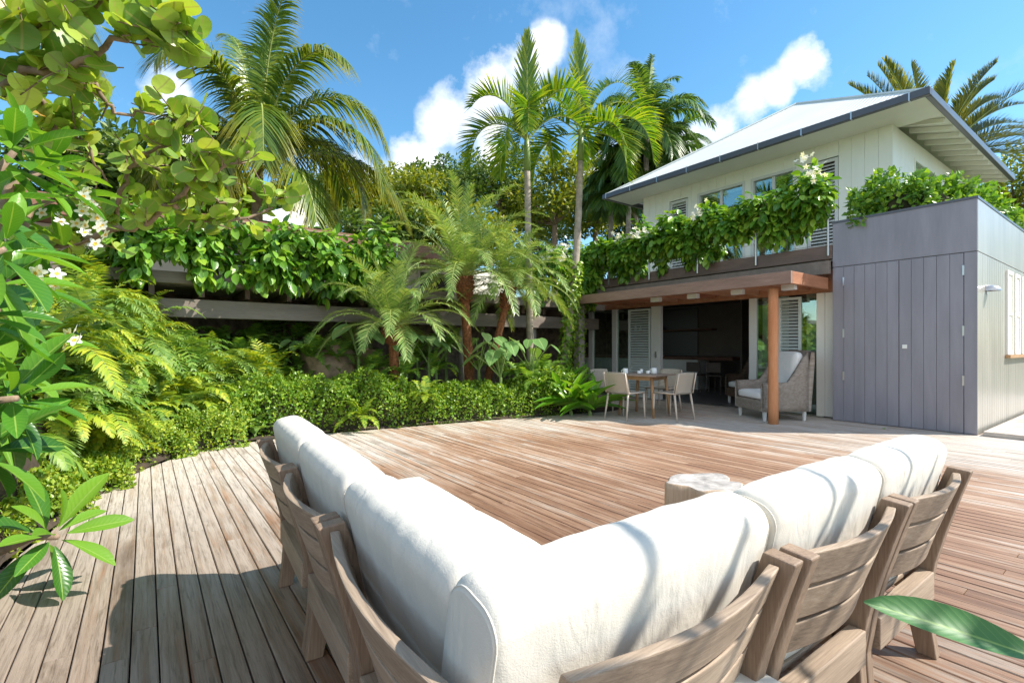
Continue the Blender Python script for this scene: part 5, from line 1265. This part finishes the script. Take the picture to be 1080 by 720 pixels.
# one long leaf reaching in at the lower right
t = thing('leafy_branch', at(1240, 740, 1.3), 'single long dark green leaf reaching in at the lower right corner', 'branch'); b = MB()
b.leaves(blade_t(12, lambda y: math.sin(math.pi*min(1, (1-y)**.85*.98+.01))**.75, .14, .06), at(1112, 700, 1.02)[None], (at(932, 636, 1.1)-at(1112, 700, 1.02))[None], np.array([[-.1, -.3, 1.]])-FW*.5, .345, .082)
b.build('leaf', 'bigleaf', t, True)
q_ = at(1240, 740, 1.3); sb = MB(); sb.tube([at(1112, 700, 1.02), at(1170, 715, 1.05), q_, q_+np.array([.15, -.1, -.2]), np.array([q_[0]+.2, q_[1]-.15, 0])], [.005, .008, .012, .018, .022], 6); sb.build('stem', 'stalk', t)

# ---------------------------------------------------------------- sea grape tree, upper left
sg = at(-120, 330, 4.0); sg[2] = .3
t = thing('sea_grape_tree', tuple(sg), 'sea grape tree with large round leaves and crooked branches at upper left', 'tree')
BR = [[(-60, 118, 3.4), (0, 98, 3.3), (28, 78, 3.2), (70, 72, 3.1), (120, 42, 3.0), (165, 40, 3.0), (205, 28, 3.0)],
      [(-80, 270, 4.2), (60, 258, 4.2), (108, 246, 4.1), (150, 238, 4.0), (180, 215, 3.9), (205, 190, 3.8), (230, 178, 3.8), (262, 160, 3.8)],
      [(118, 240, 4.2), (128, 205, 4.0), (136, 178, 3.9), (150, 162, 3.8), (185, 150, 3.7), (200, 130, 3.6)],
      [(180, 215, 3.9), (200, 232, 4.2), (235, 238, 4.4), (280, 222, 4.6), (300, 205, 4.7)],
      [(0, 98, 3.3), (40, 100, 3.4), (60, 130, 3.5), (90, 150, 3.6), (110, 190, 3.8)], [(70, 72, 3.1), (100, 90, 3.3), (120, 120, 3.4), (160, 120, 3.5)],
      [(-40, 60, 3.2), (20, 40, 3.1), (60, 20, 3.0), (110, 0, 3.0), (130, -20, 3.0)], [(60, 130, 3.5), (50, 165, 3.8), (70, 200, 4.0), (100, 215, 4.1)], [(150, 162, 3.8), (170, 180, 4), (210, 205, 4.2), (240, 215, 4.3)]]
sb = MB(); lb = MB(); ob = MB()
sb.tube([sg, at(-110, 260, 4.0), at(-80, 190, 3.8), at(-60, 118, 3.4)], [.09, .08, .06, .045], 8); sb.tube([at(-110, 260, 4.0), at(-80, 270, 4.2)], [.06, .05], 8); sb.tube([at(-80, 190, 3.8), at(-60, 100, 3.3), at(-40, 60, 3.2)], [.05, .04, .03], 8)
for bi, br in enumerate(BR):
    pts = np.array([at(*q) for q in br]); K = len(pts); r0 = .035 if bi in (0, 1) else .02
    tt = np.linspace(0, K-1, K*4); pp = np.stack([np.interp(tt, np.arange(K), pts[:, k]) for k in range(3)], 1); pp += rng.normal(size=pp.shape)*.012
    sb.tube(pp, np.linspace(r0, .008, len(pp)), 7)
    seglen = np.linalg.norm(np.diff(pts, axis=0), axis=1).sum(); nt_ = int(seglen*12.5)
    for k in range(nt_):
        u = rng.uniform(.12, 1); i = int(u*(len(pp)-1)); p = pp[i]; tw = nrm(rng.normal(size=3)*np.array([1, 1, .7])+np.array([0, 0, .45])+RT*.25); ln = rng.uniform(.12, .38)
        q = p+tw*ln; sb.tube([p, p+tw*ln*.5+rng.normal(size=3)*.015, q], [.007, .005, .004], 5)
        nl = rng.integers(4, 8)
        for j in range(nl):
            c = p+tw*ln*(.25+.8*j/nl); D = nrm(rng.normal(size=3)+np.array([0, 0, .5])); U = nrm(np.array([0, 0, .7])+rng.normal(size=3)*.7-FW*.4); s_ = rng.uniform(.075, .155)*(1.15 if bi in (0, 6) else .95)
            (ob if rng.random() < .018 else lb).leaves(T_ROUND, c[None], D[None], U[None], s_, s_*1.06)
lb.build('foliage', 'seagrape', t, True); sb.build('trunk', 'branch', t, True); ob.build('old_leaves', 'oldleaf', t, True)

# ---------------------------------------------------------------- frangipani behind and right of the camera: dapples the sofa
pb2 = np.array([3.6, -7.4, -0.16])
t = thing('plumeria', tuple(pb2), 'frangipani tree beside the right sofa run, outside the picture', 'tree')
b = MB(); sb = MB()
sh = [(.62, .50, .66), (.86, .48, .50), (1.30, .47, .55), (1.55, .46, .62), (1.95, .45, .55), (2.2, .44, .62), (1.2, .2, .2), (.25, -.6, 0)]
for (x, y, z) in sh:
    dd = rng.uniform(2.6, 3.6); c = np.array([x, y, z])+S*dd+rng.normal(size=3)*.04; leaves_at(b, c, 5, .36, .085, np.array([-.4, .5, .5])); sb.tube([pb2, pb2*.5+c*.5+[0, 0, -.2], c], [.06, .035, .014], 8)
b.build('foliage', 'plumeria', t, True); sb.build('trunk', 'branch', t, True)

# a few fallen leaves on the deck
for i, (px, py) in enumerate([(110, 508), (98, 515), (934, 452), (1055, 432)]):
    d_ = CAMZ*FOC/(py-366); p = at(px, py, d_); p[2] = .012 if i < 3 else .07
    b = MB(); b.leaves(T_OVAL, p[None], rdir(1, 0)*np.array([[1, 1, .1]]), np.array([[.1, .1, 1.]]), .09, .05); tag(b.build('fallen_leaf', 'oldleaf' if i != 2 else 'vine'), ['orange fallen leaf on the left edge of the deck, nearer the hedge', 'orange fallen leaf on the left edge of the deck, nearer the camera', 'green fallen leaf on the deck in front of the grey doors', 'dry fallen leaf on the raised boards beside the grey store'][i], 'leaf')
for o in list(bpy.data.objects):
    if '_abs' in o: del o['_abs']
